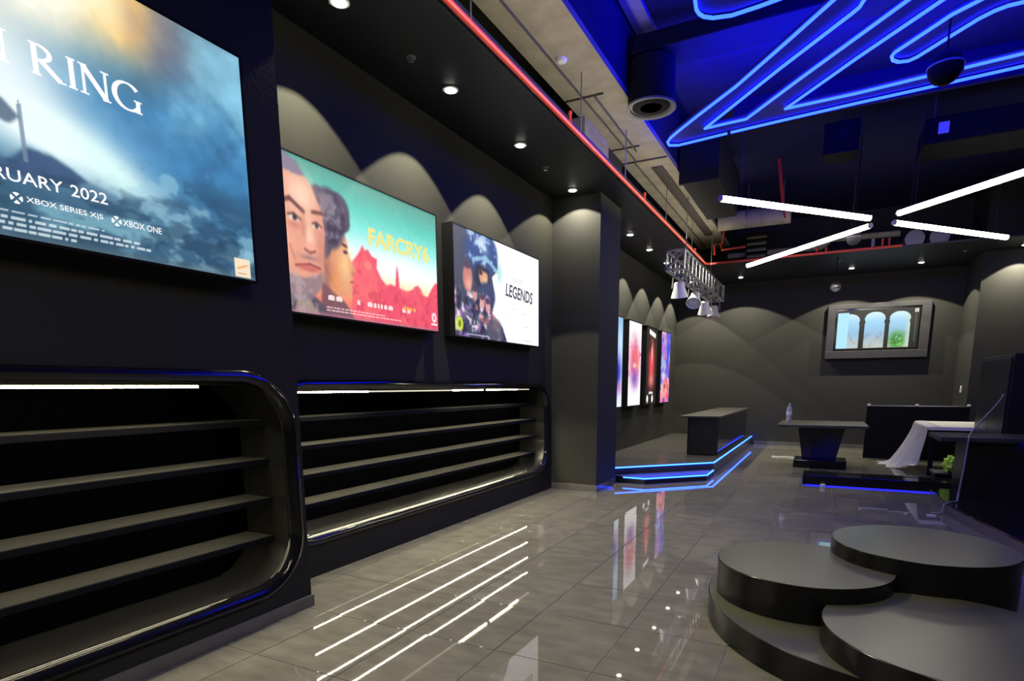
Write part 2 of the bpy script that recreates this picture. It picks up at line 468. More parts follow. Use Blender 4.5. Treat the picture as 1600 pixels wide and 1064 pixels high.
# ================================================================== PRINTS
class Canvas:
    """flat print painted cell by cell; coordinates in metres on the sheet"""
    def __init__(self, a0, a1, b0, b1, cell):
        self.a0, self.a1, self.b0, self.b1 = a0, a1, b0, b1
        self.nx = max(8, int((a1 - a0) / cell)); self.ny = max(8, int((b1 - b0) / cell))
        self.A, self.B = np.meshgrid(np.linspace(a0, a1, self.nx + 1), np.linspace(b0, b1, self.ny + 1))
        self.c = np.zeros(self.A.shape + (3,))
    def put(self, mask, col):
        mask = np.clip(mask, 0, 1)[..., None]
        self.c = self.c * (1 - mask) + np.asarray(col, float) * mask
    def grad(self, stops, axis='B'):
        q = self.B if axis == 'B' else self.A
        xs = [s[0] for s in stops]
        for k in range(3): self.c[..., k] = np.interp(q, xs, [s[1][k] for s in stops])
    def blob(self, a, b, ra, rb, col, op=1.0, rot=0.0):
        u = self.A - a; v = self.B - b
        c_, s_ = math.cos(rot), math.sin(rot)
        d = ((u * c_ + v * s_) / ra) ** 2 + ((-u * s_ + v * c_) / rb) ** 2
        self.put(op * np.exp(-d), col)
    def ell(self, a, b, ra, rb, col, soft=0.15, op=1.0, rot=0.0):
        u = self.A - a; v = self.B - b
        c_, s_ = math.cos(rot), math.sin(rot)
        d = np.sqrt(((u * c_ + v * s_) / ra) ** 2 + ((-u * s_ + v * c_) / rb) ** 2)
        self.put(op * np.clip((1 - d) / soft + .5, 0, 1), col)
    def poly(self, pts, col, op=1.0, soft=0):
        ins = np.zeros(self.A.shape, bool); n = len(pts)
        for i in range(n):
            x0, y0 = pts[i]; x1, y1 = pts[(i + 1) % n]
            c = ((y0 > self.B) != (y1 > self.B))
            with np.errstate(divide='ignore', invalid='ignore'):
                xi = (x1 - x0) * (self.B - y0) / ((y1 - y0) if y1 != y0 else 1e-9) + x0
            ins ^= c & (self.A < xi)
        m_ = ins.astype(float)
        for _ in range(soft):
            p = np.pad(m_, 1, mode='edge')
            m_ = (p[:-2, 1:-1] + p[2:, 1:-1] + p[1:-1, :-2] + p[1:-1, 2:] + p[1:-1, 1:-1]) / 5
        self.put(m_ * op, col); return m_
    def line(self, pts, wd, col, op=1.0):
        for (x0, y0), (x1, y1) in zip(pts[:-1], pts[1:]):
            dx, dy = x1 - x0, y1 - y0; L = dx * dx + dy * dy
            t = np.clip(((self.A - x0) * dx + (self.B - y0) * dy) / L, 0, 1)
            d = np.hypot(self.A - x0 - t * dx, self.B - y0 - t * dy)
            self.put(op * np.clip(1.5 - d / wd, 0, 1), col)
    def noise(self, seed, scale, octaves=4, sx=1.0):
        rs = np.random.RandomState(seed); out = 0; amp = 1; tot = 0
        for k in range(octaves):
            s = scale / 2 ** k
            na = int((self.a1 - self.a0) / (s * sx)) + 3; nb = int((self.b1 - self.b0) / s) + 3
            R_ = rs.rand(nb + 1, na + 1)
            u = (self.A - self.a0) / (s * sx); v = (self.B - self.b0) / s
            i = u.astype(int); j = v.astype(int); fu = u - i; fv = v - j
            fu = fu * fu * (3 - 2 * fu); fv = fv * fv * (3 - 2 * fv)
            q = (R_[j, i] * (1 - fu) + R_[j, i + 1] * fu) * (1 - fv) + (R_[j + 1, i] * (1 - fu) + R_[j + 1, i + 1] * fu) * fv
            out = out + q * amp; tot += amp; amp *= .55
        return out / tot
    def blur(self, n):
        for _ in range(n):
            p = np.pad(self.c, ((1, 1), (1, 1), (0, 0)), mode='edge')
            self.c = (p[:-2, 1:-1] + p[2:, 1:-1] + p[1:-1, :-2] + p[1:-1, 2:] + 2 * p[1:-1, 1:-1]) / 6
    def mul(self, f): self.c = self.c * f[..., None]
    def build(self, name, parent, m, place):
        ny, nx = self.A.shape
        v = np.array(place(self.A.ravel(), self.B.ravel())).T
        idx = np.arange(nx * ny).reshape(ny, nx)
        f = np.stack([idx[:-1, :-1], idx[:-1, 1:], idx[1:, 1:], idx[1:, :-1]], -1).reshape(-1, 4)
        me = bpy.data.meshes.new(name)
        org = np.array([v[:, 0].mean(), v[:, 1].mean(), v[:, 2].min()])
        me.from_pydata((v - org).tolist(), [], f.tolist()); me.update()
        at = me.color_attributes.new('print', 'FLOAT_COLOR', 'POINT')
        c = np.clip(self.c, 0, 255) / 255
        c = np.where(c <= .04045, c / 12.92, ((c + .055) / 1.055) ** 2.4).reshape(-1, 3)
        at.data.foreach_set('color', np.c_[c, np.ones(len(c))].astype(np.float32).ravel())
        me.materials.append(m)
        o = bpy.data.objects.new(name, me); COL.objects.link(o)
        W[o.name] = org; o.parent = parent; o.location = Vector(org - W[parent.name])
        return o

def lightbox(xw, xf, y0, y1, z0, z1, label, group=None, rim=.012):
    t = empty('lightbox', (xw, (y0 + y1) / 2, z0), label, 'poster', group)
    mb = MB().box(xw + .001, xf - .004, y0, y1, z0, z1, .004)
    mb.box(xf - .0039, xf + .004, y0, y1, z0, z0 + rim).box(xf - .0039, xf + .004, y0, y1, z1 - rim, z1)
    mb.box(xf - .0039, xf + .004, y0, y0 + rim, z0 + rim, z1 - rim).box(xf - .0039, xf + .004, y1 - rim, y1, z0 + rim, z1 - rim)
    mb.build('case', M['matte'], t)
    return t, Canvas(y0 + rim, y1 - rim, z0 + rim, z1 - rim, 0.005)
def on_wall(x): return lambda a, b: (np.full(len(a), x), a, b)

# --- serif capitals for the big title -----------------------------------
def serif_word(word, y0, z0, hgt, adv, m, parent, x):
    def bar(mb, pts, wd):
        (a, b), (c, d) = pts
        L = math.hypot(c - a, d - b); wd *= 1.3; nx_, ny_ = -(d - b) / L * wd / 2, (c - a) / L * wd / 2
        mb.append([(a + nx_, b + ny_), (a - nx_, b - ny_), (c - nx_, d - ny_), (c + nx_, d + ny_)])
    def arc(mb, cx, cy, rx, ry, a0, a1, w0, w1, n=14):
        for k in range(n):
            t0 = a0 + (a1 - a0) * k / n; t1 = a0 + (a1 - a0) * (k + 1) / n
            f = lambda t, s: (cx + math.cos(t) * (rx + s), cy + math.sin(t) * (ry + s))
            wd = lambda t: 1.25 * (w0 + (w1 - w0) * abs(math.cos(t))) / 2
            mb.append([f(t0, wd(t0)), f(t0, -wd(t0)), f(t1, -wd(t1)), f(t1, wd(t1))])
    objs = []
    yy = y0
    for ch in word:
        q = []; wdt = adv
        def stem(xc, w_=.12, z_0=0, z_1=1):
            bar(q, [(xc, z_0), (xc, z_1)], w_)
            bar(q, [(xc - .13, z_0 + .02), (xc + .13, z_0 + .02)], .045); bar(q, [(xc - .13, z_1 - .02), (xc + .13, z_1 - .02)], .045)
        if ch == 'I': stem(.15); wd_ = .36
        elif ch == 'N': stem(.13, .07); stem(.80, .07); bar(q, [(.13, .97), (.80, .02)], .14); wd_ = 1.0
        elif ch == 'R':
            stem(.15); arc(q, .22, .74, .34, .24, -PI / 2, PI / 2, .05, .12); bar(q, [(.30, .50), (.80, .02)], .13); bar(q, [(.70, .02), (.95, .02)], .045); wd_ = 1.0
        elif ch == 'G':
            arc(q, .50, .5, .43, .48, PI * .22, PI * 1.78, .05, .14, 24); stem(.83, .11, .02, .45); wd_ = 1.05
        elif ch == 'E':
            stem(.15); bar(q, [(.15, .97), (.62, .97)], .05); bar(q, [(.15, .5), (.5, .5)], .05); bar(q, [(.15, .03), (.66, .03)], .05); bar(q, [(.62, .80), (.62, .99)], .05); bar(q, [(.66, .0), (.66, .2)], .05); wd_ = .78
        elif ch == 'L': stem(.15); bar(q, [(.15, .03), (.62, .03)], .05); bar(q, [(.62, 0), (.62, .22)], .05); wd_ = .74
        elif ch == 'D': stem(.15); arc(q, .22, .5, .52, .47, -PI / 2, PI / 2, .05, .13, 18); wd_ = .95
        else: yy += .45 * adv; continue
        mb = MB()
        for i, quad in enumerate(q):
            mb.add([(x + i * .00006, yy + a * adv, z0 + b * hgt) for a, b in quad], [(0, 1, 2, 3)])
        mb.build('letter', m, parent)
        yy += wd_ * adv
    return yy

# --- 1: big stormy poster on the near wall ---
t, c = lightbox(XN, -2.70, 0.285, 2.235, 1.92, 3.0, 'huge backlit poster of a stormy blue sky and sea with golden glow, nearest the camera')
n1 = c.noise(1, .45, 5); n2 = c.noise(2, .12, 4, 2.2); n3 = c.noise(5, .06, 3, 2.0); n4 = c.noise(8, .16, 4, .7)
c.grad([(1.92, (62, 98, 120)), (2.1, (66, 118, 150)), (2.4, (70, 138, 190)), (2.7, (84, 142, 180)), (3.0, (104, 140, 160))])
c.mul(.62 + .72 * n1)
c.put(np.clip((n1 - .52) * 5, 0, .7) * np.clip((c.B - 2.3) * 3, 0, 1), (140, 198, 220))
c.put(np.clip((c.A - 1.55) / .5, 0, 1) * np.clip((.5 - n1) * 4, 0, .6), (52, 92, 132))
c.blob(1.75, 2.45, .30, .12, (62, 112, 160), .5)
c.blob(1.30, 2.36, .34, .13, (238, 255, 255), 1.25, -.35)
c.blob(1.55, 2.28, .22, .07, (225, 255, 250), .9, -.5)
c.blob(1.12, 2.55, .25, .2, (225, 248, 255), .8)
c.put(np.clip(1.5 * np.exp(-((c.A - 1.60) / .20) ** 2 - ((c.B - 2.93) / .15) ** 2) * (.5 + 1.4 * n4), 0, .97), (252, 196, 92))
c.put(np.clip(1.2 * np.exp(-((c.A - 1.70) / .05) ** 2 - ((c.B - 2.92) / .14) ** 2) * n4, 0, .8), (196, 140, 84))
c.put(np.clip(.8 * np.exp(-((c.A - 1.84) / .12) ** 2 - ((c.B - 2.88) / .16) ** 2) * (.3 + n4), 0, .6), (112, 112, 140))
c.put(np.clip(1.7 * np.exp(-((c.A - 1.36) / .26) ** 2 - ((c.B - 2.93) / .20) ** 2) * (.5 + .8 * n4), 0, 1), (255, 252, 230))
c.put(np.clip(1.2 * np.exp(-((c.A - 1.55) / .10) ** 2 - ((c.B - 2.98) / .10) ** 2) * (.3 + n4), 0, 1), (255, 248, 200))
c.blob(1.08, 2.85, .25, .35, (255, 252, 235), .95)
c.blob(1.22, 2.50, .16, .12, (240, 250, 255), .6)
c.poly([(.29, 1.9), (.29, 2.22), (.6, 2.3), (.9, 2.2), (1.12, 2.19), (1.2, 2.21), (1.26, 2.27), (1.34, 2.262), (1.40, 2.235), (1.46, 2.20), (1.58, 2.17), (1.72, 2.20), (1.86, 2.245), (1.98, 2.17), (2.10, 2.06), (2.23, 2.0), (2.23, 1.9)], (66, 104, 134), .55, 4)
c.poly([(.29, 2.12), (.6, 2.26), (.9, 2.18), (1.12, 2.185), (1.2, 2.205), (1.26, 2.26), (1.34, 2.255), (1.40, 2.23), (1.46, 2.195), (1.40, 2.17), (1.2, 2.15), (.9, 2.12)], (58, 82, 118), .85, 2)
low = np.clip((2.24 - c.B) / .08, 0, 1); n5 = c.noise(15, .09, 4, 1.4)
c.mul(1 + (.28 * n5 - .14) * np.clip(np.maximum((c.A - 1.62) / .2, (2.3 - c.B) / .1), 0, 1))
c.put(np.clip((2.42 - c.B) / .1, 0, 1) * np.clip((c.A - 1.5) / .2, 0, 1) * np.clip((n5 - .55) * 6, 0, .55), (150, 196, 214)); c.put(np.clip((2.36 - c.B) / .1, 0, 1) * np.clip((c.A - 1.5) / .2, 0, 1) * np.clip((.44 - n5) * 6, 0, .55), (44, 78, 108))
c.put(low * np.clip((n2 - .56) * 5, 0, .6), (150, 205, 218)); c.put(low * np.clip((.46 - n3) * 5, 0, .55), (38, 66, 90))
c.put(np.clip((1.97 - c.B) / .05, 0, .7), (88, 112, 124))
c.poly([(1.245, 2.40), (1.252, 2.42), (1.262, 2.40), (1.262, 2.21), (1.245, 2.21)], (120, 140, 160), .8)
c.poly([(1.12, 2.44), (1.2, 2.41), (1.25, 2.36), (1.22, 2.33), (1.12, 2.34)], (72, 92, 116), .8, 2)
for k, (zz, ye) in enumerate(((2.022, 1.50), (2.000, 1.64), (1.979, 1.69), (1.958, 1.39))):
    rs = np.random.RandomState(k); yy = .75
    while yy < ye:
        q = rs.uniform(.012, .05); c.poly([(yy, zz - .0045), (min(yy + q, ye), zz - .0045), (min(yy + q, ye), zz + .0045), (yy, zz + .0045)], (226, 240, 246), .8); yy += q + .008
c.poly([(2.105, 1.938), (2.195, 1.938), (2.195, 2.028), (2.105, 2.028)], (246, 226, 196))
c.poly([(2.12, 1.975), (2.18, 1.995), (2.18, 2.005), (2.12, 1.985)], (240, 170, 110)); c.poly([(2.12, 1.955), (2.17, 1.955), (2.17, 1.962), (2.12, 1.962)], (200, 150, 120))
p = c.build('poster_print', t, M['print'], on_wall(-2.70))
serif_word('ELDEN RING', 0.735, 2.535, .108, .1215, M['lettering'], p, -2.698)
text_obj('month', 'FEBRUARY', M['lettering'], p, 1.035, 1.365, 2.128, 2.172, -2.698, extra=.008); text_obj('year', '2022', M['lettering'], p, 1.39, 1.525, 2.128, 2.172, -2.698, extra=.008)
for yc, ys, ye, wd in ((1.205, 1.235, 1.50, 'XBOX SERIES X|S'), (1.552, 1.577, 1.742, 'XBOX ONE')):
    text_obj('platform_name', wd, M['lettering'], p, ys, ye, 2.060, 2.086, -2.698, extra=.01)
    mb = MB()
    for k in range(4):     # round emblem: a disc with a cross cut out of it
        a0 = k * PI / 2 + .22 + PI / 4; a1 = a0 + PI / 2 - .44
        mid = (a0 + a1) / 2
        pts = [(yc + .006 * math.cos(mid), 2.072 + .006 * math.sin(mid))] + [(yc + .020 * math.cos(a0 + (a1 - a0) * i / 6), 2.072 + .020 * math.sin(a0 + (a1 - a0) * i / 6)) for i in range(7)]
        mb.add([(-2.698, a, b) for a, b in pts], [tuple(range(8))])
    mb.build('emblem', M['lettering'], p)

# --- 2: turquoise and red poster ---
XF = -3.13
t, c = lightbox(XR, XF, 2.65, 4.50, 1.86, 2.86, 'backlit poster with turquoise sky, two large faces and a red skyline')
n1 = c.noise(11, .3, 4); n2 = c.noise(12, .05, 3); n3_ = c.noise(13, .03, 3)
c.grad([(1.86, (226, 80, 100)), (2.02, (246, 150, 110)), (2.14, (255, 232, 168)), (2.26, (255, 252, 240)), (2.38, (222, 252, 248)), (2.52, (140, 236, 226)), (2.66, (98, 208, 190)), (2.86, (92, 160, 142))])
c.blob(3.95, 2.33, .4, .09, (255, 255, 255), .7)
sky = [(3.40, 1.86), (3.42, 2.28), (3.50, 2.36), (3.545, 2.42), (3.56, 2.385), (3.60, 2.40), (3.64, 2.355), (3.70, 2.35), (3.69, 2.28), (3.74, 2.21), (3.80, 2.17), (3.84, 2.185), (3.91, 2.18), (3.925, 2.30), (3.935, 2.345), (3.95, 2.29), (3.96, 2.17),
       (4.05, 2.16), (4.12, 2.175), (4.16, 2.21), (4.21, 2.225), (4.25, 2.20), (4.28, 2.155), (4.34, 2.15), (4.40, 2.22), (4.45, 2.275), (4.50, 2.29), (4.50, 1.86)]
mk = c.poly(sky, (240, 84, 108), 1, 1)
c.put(mk * np.clip((n1 - .45) * 3, 0, .5), (255, 130, 120)); c.put(mk * np.clip((n2 - .55) * 4, 0, .4), (196, 46, 78))
c.poly([(3.55, 2.28), (3.57, 2.31), (3.63, 2.31), (3.64, 2.27), (3.60, 2.25)], (255, 150, 130), .7, 2)
# youth in profile, a plain figure
c.poly([(3.10, 1.86), (3.12, 2.1), (3.2, 2.06), (3.34, 1.98), (3.44, 1.86)], (120, 84, 92), 1, 2)
c.poly([(3.12, 2.5), (3.30, 2.50), (3.375, 2.43), (3.385, 2.36), (3.40, 2.31), (3.455, 2.215), (3.42, 2.185), (3.43, 2.15), (3.415, 2.12), (3.42, 2.08), (3.39, 2.03), (3.30, 2.02), (3.24, 2.05), (3.14, 2.2)], (226, 152, 112), 1, 1)
c.blob(3.35, 2.25, .07, .14, (255, 214, 150), .7); c.blob(3.24, 2.12, .06, .1, (236, 150, 90), .7); c.blob(3.16, 2.12, .05, .2, (120, 74, 80), .7)
c.line([(3.335, 2.385), (3.375, 2.375)], .009, (80, 48, 48)); c.ell(3.36, 2.335, .022, .012, (70, 50, 56), .5); c.line([(3.40, 2.135), (3.425, 2.14)], .007, (176, 84, 78)); c.blob(3.425, 2.2, .014, .02, (190, 110, 86), .7)
for a, b, ra, rb in ((3.22, 2.53, .15, .20), (3.30, 2.60, .12, .12), (3.16, 2.42, .08, .16), (3.36, 2.54, .06, .07), (3.12, 2.6, .08, .12)):
    c.ell(a, b, ra, rb, (84, 74, 96), .2)
hair = np.clip((.7 - np.hypot((c.A - 3.23) / .24, (c.B - 2.53) / .27)) * 6, 0, 1)
c.put(hair * np.clip((n2 - .52) * 6, 0, .7), (150, 138, 150)); c.put(hair * np.clip((.45 - n2) * 6, 0, .7), (46, 36, 58))
# bald grey-bearded man, a plain generic face
c.poly([(2.65, 1.86), (2.65, 2.08), (2.85, 2.04), (3.0, 2.02), (3.12, 1.95), (3.20, 1.86)], (92, 80, 92), 1, 2)
c.poly([(2.86, 1.86), (2.93, 2.05), (3.0, 1.98), (3.08, 1.86)], (196, 168, 150), .7, 2)
c.poly([(2.65, 2.10), (2.65, 2.80), (2.80, 2.845), (2.95, 2.80), (3.07, 2.70), (3.155, 2.55), (3.17, 2.42), (3.15, 2.25), (3.12, 2.10), (3.02, 2.0), (2.86, 1.98), (2.74, 2.02)], (232, 160, 132), 1, 2)
c.blob(2.98, 2.62, .13, .12, (255, 222, 196), .85); c.blob(2.82, 2.33, .08, .1, (248, 186, 160), .7); c.blob(3.03, 2.36, .05, .12, (255, 214, 190), .8); c.blob(3.13, 2.3, .05, .2, (206, 132, 112), .6)
c.poly([(2.65, 2.86), (2.80, 2.86), (2.95, 2.82), (3.03, 2.74), (2.94, 2.735), (2.80, 2.745), (2.65, 2.70)], (128, 122, 148), .9, 3)
c.poly([(2.65, 2.12), (2.74, 2.18), (2.84, 2.11), (2.97, 2.10), (3.08, 2.13), (3.13, 2.16), (3.12, 2.06), (3.03, 1.97), (2.86, 1.94), (2.72, 1.98)], (140, 122, 132), .85, 3)
c.put(np.clip((n2 - .5) * 5, 0, .5) * np.clip((2.16 - c.B) / .05, 0, 1) * np.clip((3.12 - c.A) / .05, 0, 1), (196, 178, 180))
c.line([(2.81, 2.545), (2.88, 2.575), (2.99, 2.52)], .013, (112, 66, 62)); c.line([(3.07, 2.535), (3.15, 2.545)], .012, (126, 74, 66))
c.ell(2.91, 2.465, .045, .02, (240, 226, 216), .4); c.ell(2.915, 2.466, .019, .018, (62, 46, 48), .5); c.line([(2.86, 2.475), (2.91, 2.49), (2.965, 2.462)], .006, (96, 58, 54)); c.blob(2.91, 2.42, .05, .02, (190, 116, 96), .6)
c.ell(3.10, 2.452, .034, .017, (236, 220, 208), .4); c.ell(3.10, 2.452, .016, .015, (62, 46, 48), .5); c.line([(3.065, 2.462), (3.10, 2.475), (3.14, 2.455)], .006, (96, 58, 54))
c.blob(2.985, 2.42, .02, .09, (196, 120, 98), .6); c.ell(3.035, 2.30, .05, .035, (244, 170, 146), .8); c.line([(2.985, 2.285), (3.03, 2.268), (3.075, 2.285)], .008, (146, 78, 70))
c.blob(3.02, 2.235, .08, .018, (150, 110, 116), .8); c.line([(2.90, 2.17), (3.02, 2.195), (3.11, 2.18)], .007, (140, 62, 66)); c.ell(3.01, 2.165, .085, .02, (204, 104, 98), .6, .9); c.line([(2.86, 2.29), (2.90, 2.20)], .006, (190, 110, 96), .7)
c.blur(3); c.mul(.97 + .06 * n3_); c.put(np.clip((1.90 - c.B) / .03, 0, .55), (180, 120, 140))
rs = np.random.RandomState(4); yy = 3.17
while yy < 4.05:
    q = rs.uniform(.02, .06)
    if rs.rand() > .22: c.poly([(yy, 1.985), (yy + q, 1.985), (yy + q, 2.012), (yy + q * .5, 2.022), (yy, 2.012)], (255, 236, 236), .9)
    yy += q + .016
for zz, ye in ((1.935, 3.75), (1.915, 3.95)):
    yy = 3.15
    while yy < ye:
        q = rs.uniform(.015, .05); c.poly([(yy, zz - .004), (yy + q, zz - .004), (yy + q, zz + .004), (yy, zz + .004)], (250, 210, 214), .8); yy += q + .008
for a in (4.02, 4.06, 4.10, 4.15): c.ell(a, 2.02, .016, .016, (250, 190, 90), .5, .9)
c.ell(4.43, 1.985, .036, .042, (255, 240, 240), .3); c.ell(4.43, 1.985, .018, .022, (244, 130, 150), .4); c.poly([(4.385, 1.92), (4.475, 1.92), (4.475, 1.935), (4.385, 1.935)], (255, 240, 240))
p = c.build('poster_print', t, M['print'], on_wall(XF))
text_obj('title', 'FARCRY6', M['yellow_letter'], p, 3.61, 4.375, 2.435, 2.565, XF + .002, extra=.035)

# --- 3: white poster with dark figure ---
t, c = lightbox(XR, XF, 4.75, 6.60, 1.85, 2.87, 'white backlit poster with a dark blue helmeted figure, beside the pillar')
n1 = c.noise(21, .2, 4); n2 = c.noise(22, .07, 3); n3 = c.noise(23, .11, 3)
c.c[:] = (254, 254, 255)
fig = [(4.75, 1.85), (4.75, 2.87), (5.46, 2.87), (5.56, 2.74), (5.60, 2.60), (5.53, 2.53), (5.47, 2.49), (5.52, 2.34), (5.50, 2.22), (5.47, 2.13), (5.60, 2.06), (5.70, 1.99), (5.79, 1.85)]
mk = c.poly(fig, (62, 70, 100), 1, 1)
c.put(mk * np.clip((4.98 - c.A) / .12, 0, 1), (74, 78, 96))
c.ell(5.28, 2.70, .31, .22, (46, 74, 138), .2); c.put(mk * np.clip((n2 - .52) * 6, 0, .9) * (c.B > 2.55) * np.clip((c.A - 4.92) * 8, 0, 1), (176, 208, 238))
c.blob(5.27, 2.77, .12, .05, (214, 232, 248), .9, -.4); c.line([(5.10, 2.60), (5.35, 2.66), (5.58, 2.56)], .02, (150, 196, 220), .9)
c.ell(5.63, 2.56, .05, .10, (150, 220, 226), .7, .6)
c.ell(5.27, 2.46, .15, .12, (38, 40, 62), .3); c.ell(5.30, 2.47, .085, .085, (222, 160, 128), .4); c.blob(5.33, 2.42, .04, .05, (250, 206, 170), .8); c.ell(5.25, 2.50, .03, .022, (60, 40, 44), .5); c.line([(5.18, 2.55), (5.40, 2.53)], .02, (40, 40, 60))
c.ell(5.36, 2.29, .17, .13, (56, 68, 108), .3)
c.ell(5.00, 2.42, .085, .13, (206, 128, 122), .3); c.blob(5.02, 2.36, .05, .06, (246, 190, 160), .8); c.ell(5.0, 2.54, .09, .04, (80, 70, 96), .5)
lowm = mk * np.clip((2.33 - c.B) / .06, 0, 1)
c.put(lowm * np.clip((n3 - .5) * 6, 0, .85), (150, 106, 178)); c.put(lowm * np.clip((n2 - .58) * 8, 0, .95), (240, 222, 222)); c.put(lowm * np.clip((.42 - n2) * 8, 0, .9), (38, 34, 62)); c.put(lowm * np.clip((n1 - .6) * 7, 0, .8), (214, 124, 128))
for a, b in ((5.13, 2.28), (5.27, 2.22), (5.38, 2.19)): c.ell(a, b, .045, .065, (226, 160, 152), .4, .9); c.ell(a, b + .05, .045, .03, (70, 50, 70), .5, .9)
c.ell(5.52, 1.96, .17, .12, (96, 92, 110), .4, .8)
c.ell(4.845, 1.975, .062, .066, (206, 228, 60), .2); c.ell(4.845, 1.975, .024, .034, (110, 128, 34), .4)
c.blur(2); c.poly([(4.98, 1.885), (5.4, 1.885), (5.4, 1.897), (4.98, 1.897)], (230, 220, 230), .7)
for a, b, q in ((5.92, 2.22, .06), (6.15, 2.19, .08), (5.82, 2.10, .04), (6.2, 2.05, .1), (6.2, 1.90, .22)):
    c.poly([(a, b), (a + q, b), (a + q, b + .012), (a, b + .012)], (206, 206, 214), .8)
p = c.build('poster_print', t, M['print'], on_wall(XF))
text_obj('title', 'LEGENDS', M['dark_letter'], p, 5.76, 6.42, 2.345, 2.48, XF + .002, extra=.022, shear=.15, tilt=-.03)
text_obj('title_small', 'GRID', M['pale_letter'], p, 5.90, 6.16, 2.505, 2.565, XF + .002, shear=.1)

# --- four portrait lightboxes over the stage ---
XS = -3.21
for k, (y0, lab) in enumerate(((9.36, 'narrow backlit poster in pale blue half hidden behind the pillar'),
                               (10.55, 'narrow white backlit poster with a pink and red figure over the stage'),
                               (11.76, 'narrow black backlit poster with a glowing red figure over the stage'),
                               (12.96, 'narrow purple, blue and red backlit poster farthest from the camera'))):
    t, c = lightbox(XST, XS, y0, y0 + .86, 1.0, 2.57, lab, 'portrait lightboxes over the stage', .02)
    c = Canvas(y0 + .02, y0 + .84, 1.02, 2.55, 0.012)
    n1 = c.noise(31 + k, .3, 4); n2 = c.noise(41 + k, .12, 3)
    u = c.A - y0; v = c.B - 1.0
    if k == 0:
        c.grad([(1.0, (236, 244, 255)), (1.6, (236, 246, 255)), (2.2, (190, 224, 250)), (2.55, (140, 186, 230))])
        c.blob(y0 + .5, 1.62, .28, .28, (40, 40, 190), 1.3); c.blob(y0 + .7, 1.35, .12, .1, (206, 120, 190), .7)
    elif k == 1:
        c.c[:] = (255, 255, 255)
        c.put(np.exp(-((u - .42) / .33) ** 2 - ((v - .85) / .36) ** 2) * np.clip(n1 * 2.2, 0, 1) * 1.2, (232, 96, 150))
        c.blob(y0 + .46, 1.92, .16, .2, (240, 120, 90), .8); c.blob(y0 + .56, 1.78, .1, .08, (250, 206, 90), .7); c.blob(y0 + .44, 1.52, .22, .16, (120, 90, 190), .9); c.blob(y0 + .4, 1.76, .08, .04, (255, 255, 255), .8)
        c.put(np.clip((n2 - .6) * 5, 0, .6) * np.exp(-((v - .85) / .4) ** 2), (180, 60, 150)); c.blob(y0 + .3, 2.3, .08, .05, (206, 220, 216), .8)
    elif k == 2:
        c.c[:] = (12, 8, 10)
        c.put(np.exp(-((u - .43) / .24) ** 2 - ((v - .82) / .46) ** 2) * np.clip(n1 * 2.4, 0, 1) * 1.2, (226, 62, 76))
        c.blob(y0 + .46, 2.05, .06, .22, (252, 206, 186), .9); c.blob(y0 + .45, 1.5, .2, .14, (246, 150, 140), .8)
        c.poly([(y0 + .22, 2.42), (y0 + .70, 2.36), (y0 + .70, 2.45), (y0 + .22, 2.51)], (255, 255, 255))
        for a in (.18, .56): c.ell(y0 + a, 1.12, .07, .08, (255, 255, 255), .4)
        c.poly([(y0 + .26, 1.22), (y0 + .62, 1.22), (y0 + .56, 1.27), (y0 + .3, 1.27)], (255, 255, 255), .9, 1)
    else:
        c.grad([(1.0, (240, 120, 160)), (1.35, (250, 190, 170)), (1.6, (226, 200, 240)), (1.9, (150, 180, 240)), (2.2, (170, 110, 220)), (2.55, (236, 210, 236))])
        c.put(np.clip((n1 - .48) * 6, 0, .9), (70, 70, 214)); c.put(np.clip((n2 - .58) * 7, 0, .9), (240, 80, 110)); c.blob(y0 + .7, 2.25, .16, .16, (30, 70, 220), 1); c.blob(y0 + .4, 1.38, .1, .07, (120, 40, 40), .8); c.blob(y0 + .3, 1.6, .2, .1, (255, 240, 250), .8)
    c.build('poster_print', t, M['print'], on_wall(XS))

# ================================================================== DOWNLIGHTS
def downlight(x, y, label, cone=94, power=P_SPOT, z=ZS, group='recessed downlights'):
    t = empty('downlight', (x, y, z - .006), label, 'downlight', group)
    MB().lathe(x, y, [(.062, z - .001), (.064, z - .006), (.046, z - .008), (.044, z - .001)], 24).build('trim_ring', M['white'], t, True)
    MB().lathe(x, y, [(.040, z - .0075), (.043, z - .012), (.028, z - .016)], 20).build('lens', M['downlight'], t, True)
    ld = bpy.data.lights.new('lamp', 'SPOT'); ld.energy = power; ld.color = (1.0, 0.93, 0.70)
    ld.spot_size = math.radians(cone); ld.spot_blend = 0.06; ld.shadow_soft_size = 0.02
    lo = bpy.data.objects.new('lamp', ld); COL.objects.link(lo); lo.parent = t; lo.location = (0, 0, -.02)
ordw = ['first', 'second', 'third', 'fourth', 'fifth']
for k, y in enumerate((3.10, 4.32, 5.54)):
    downlight(-2.83, y, '%s downlight from the camera in the soffit over the recessed shelf wall' % ordw[k])
downlight(-2.88, 7.02, 'downlight in the soffit just in front of the dark pillar', cone=118, power=85)
for k, y in enumerate((9.4, 10.55, 11.8, 13.05, 14.2)):
    downlight(-2.88, y, '%s downlight past the pillar in the soffit over the stage' % ordw[k])
for x, lab in ((-1.80, 'downlight in the back soffit above the left part of the back wall'), (0.32, 'downlight in the back soffit above the left half of the screen'),
               (1.50, 'downlight in the back soffit above the right half of the screen')):
    downlight(x, 14.1, lab, cone=116, power=P_SPOT_BACK)
downlight(2.87, 13.22, 'downlight in the soffit in front of the right hand pillar', cone=100, power=P_SPOT_BACK)

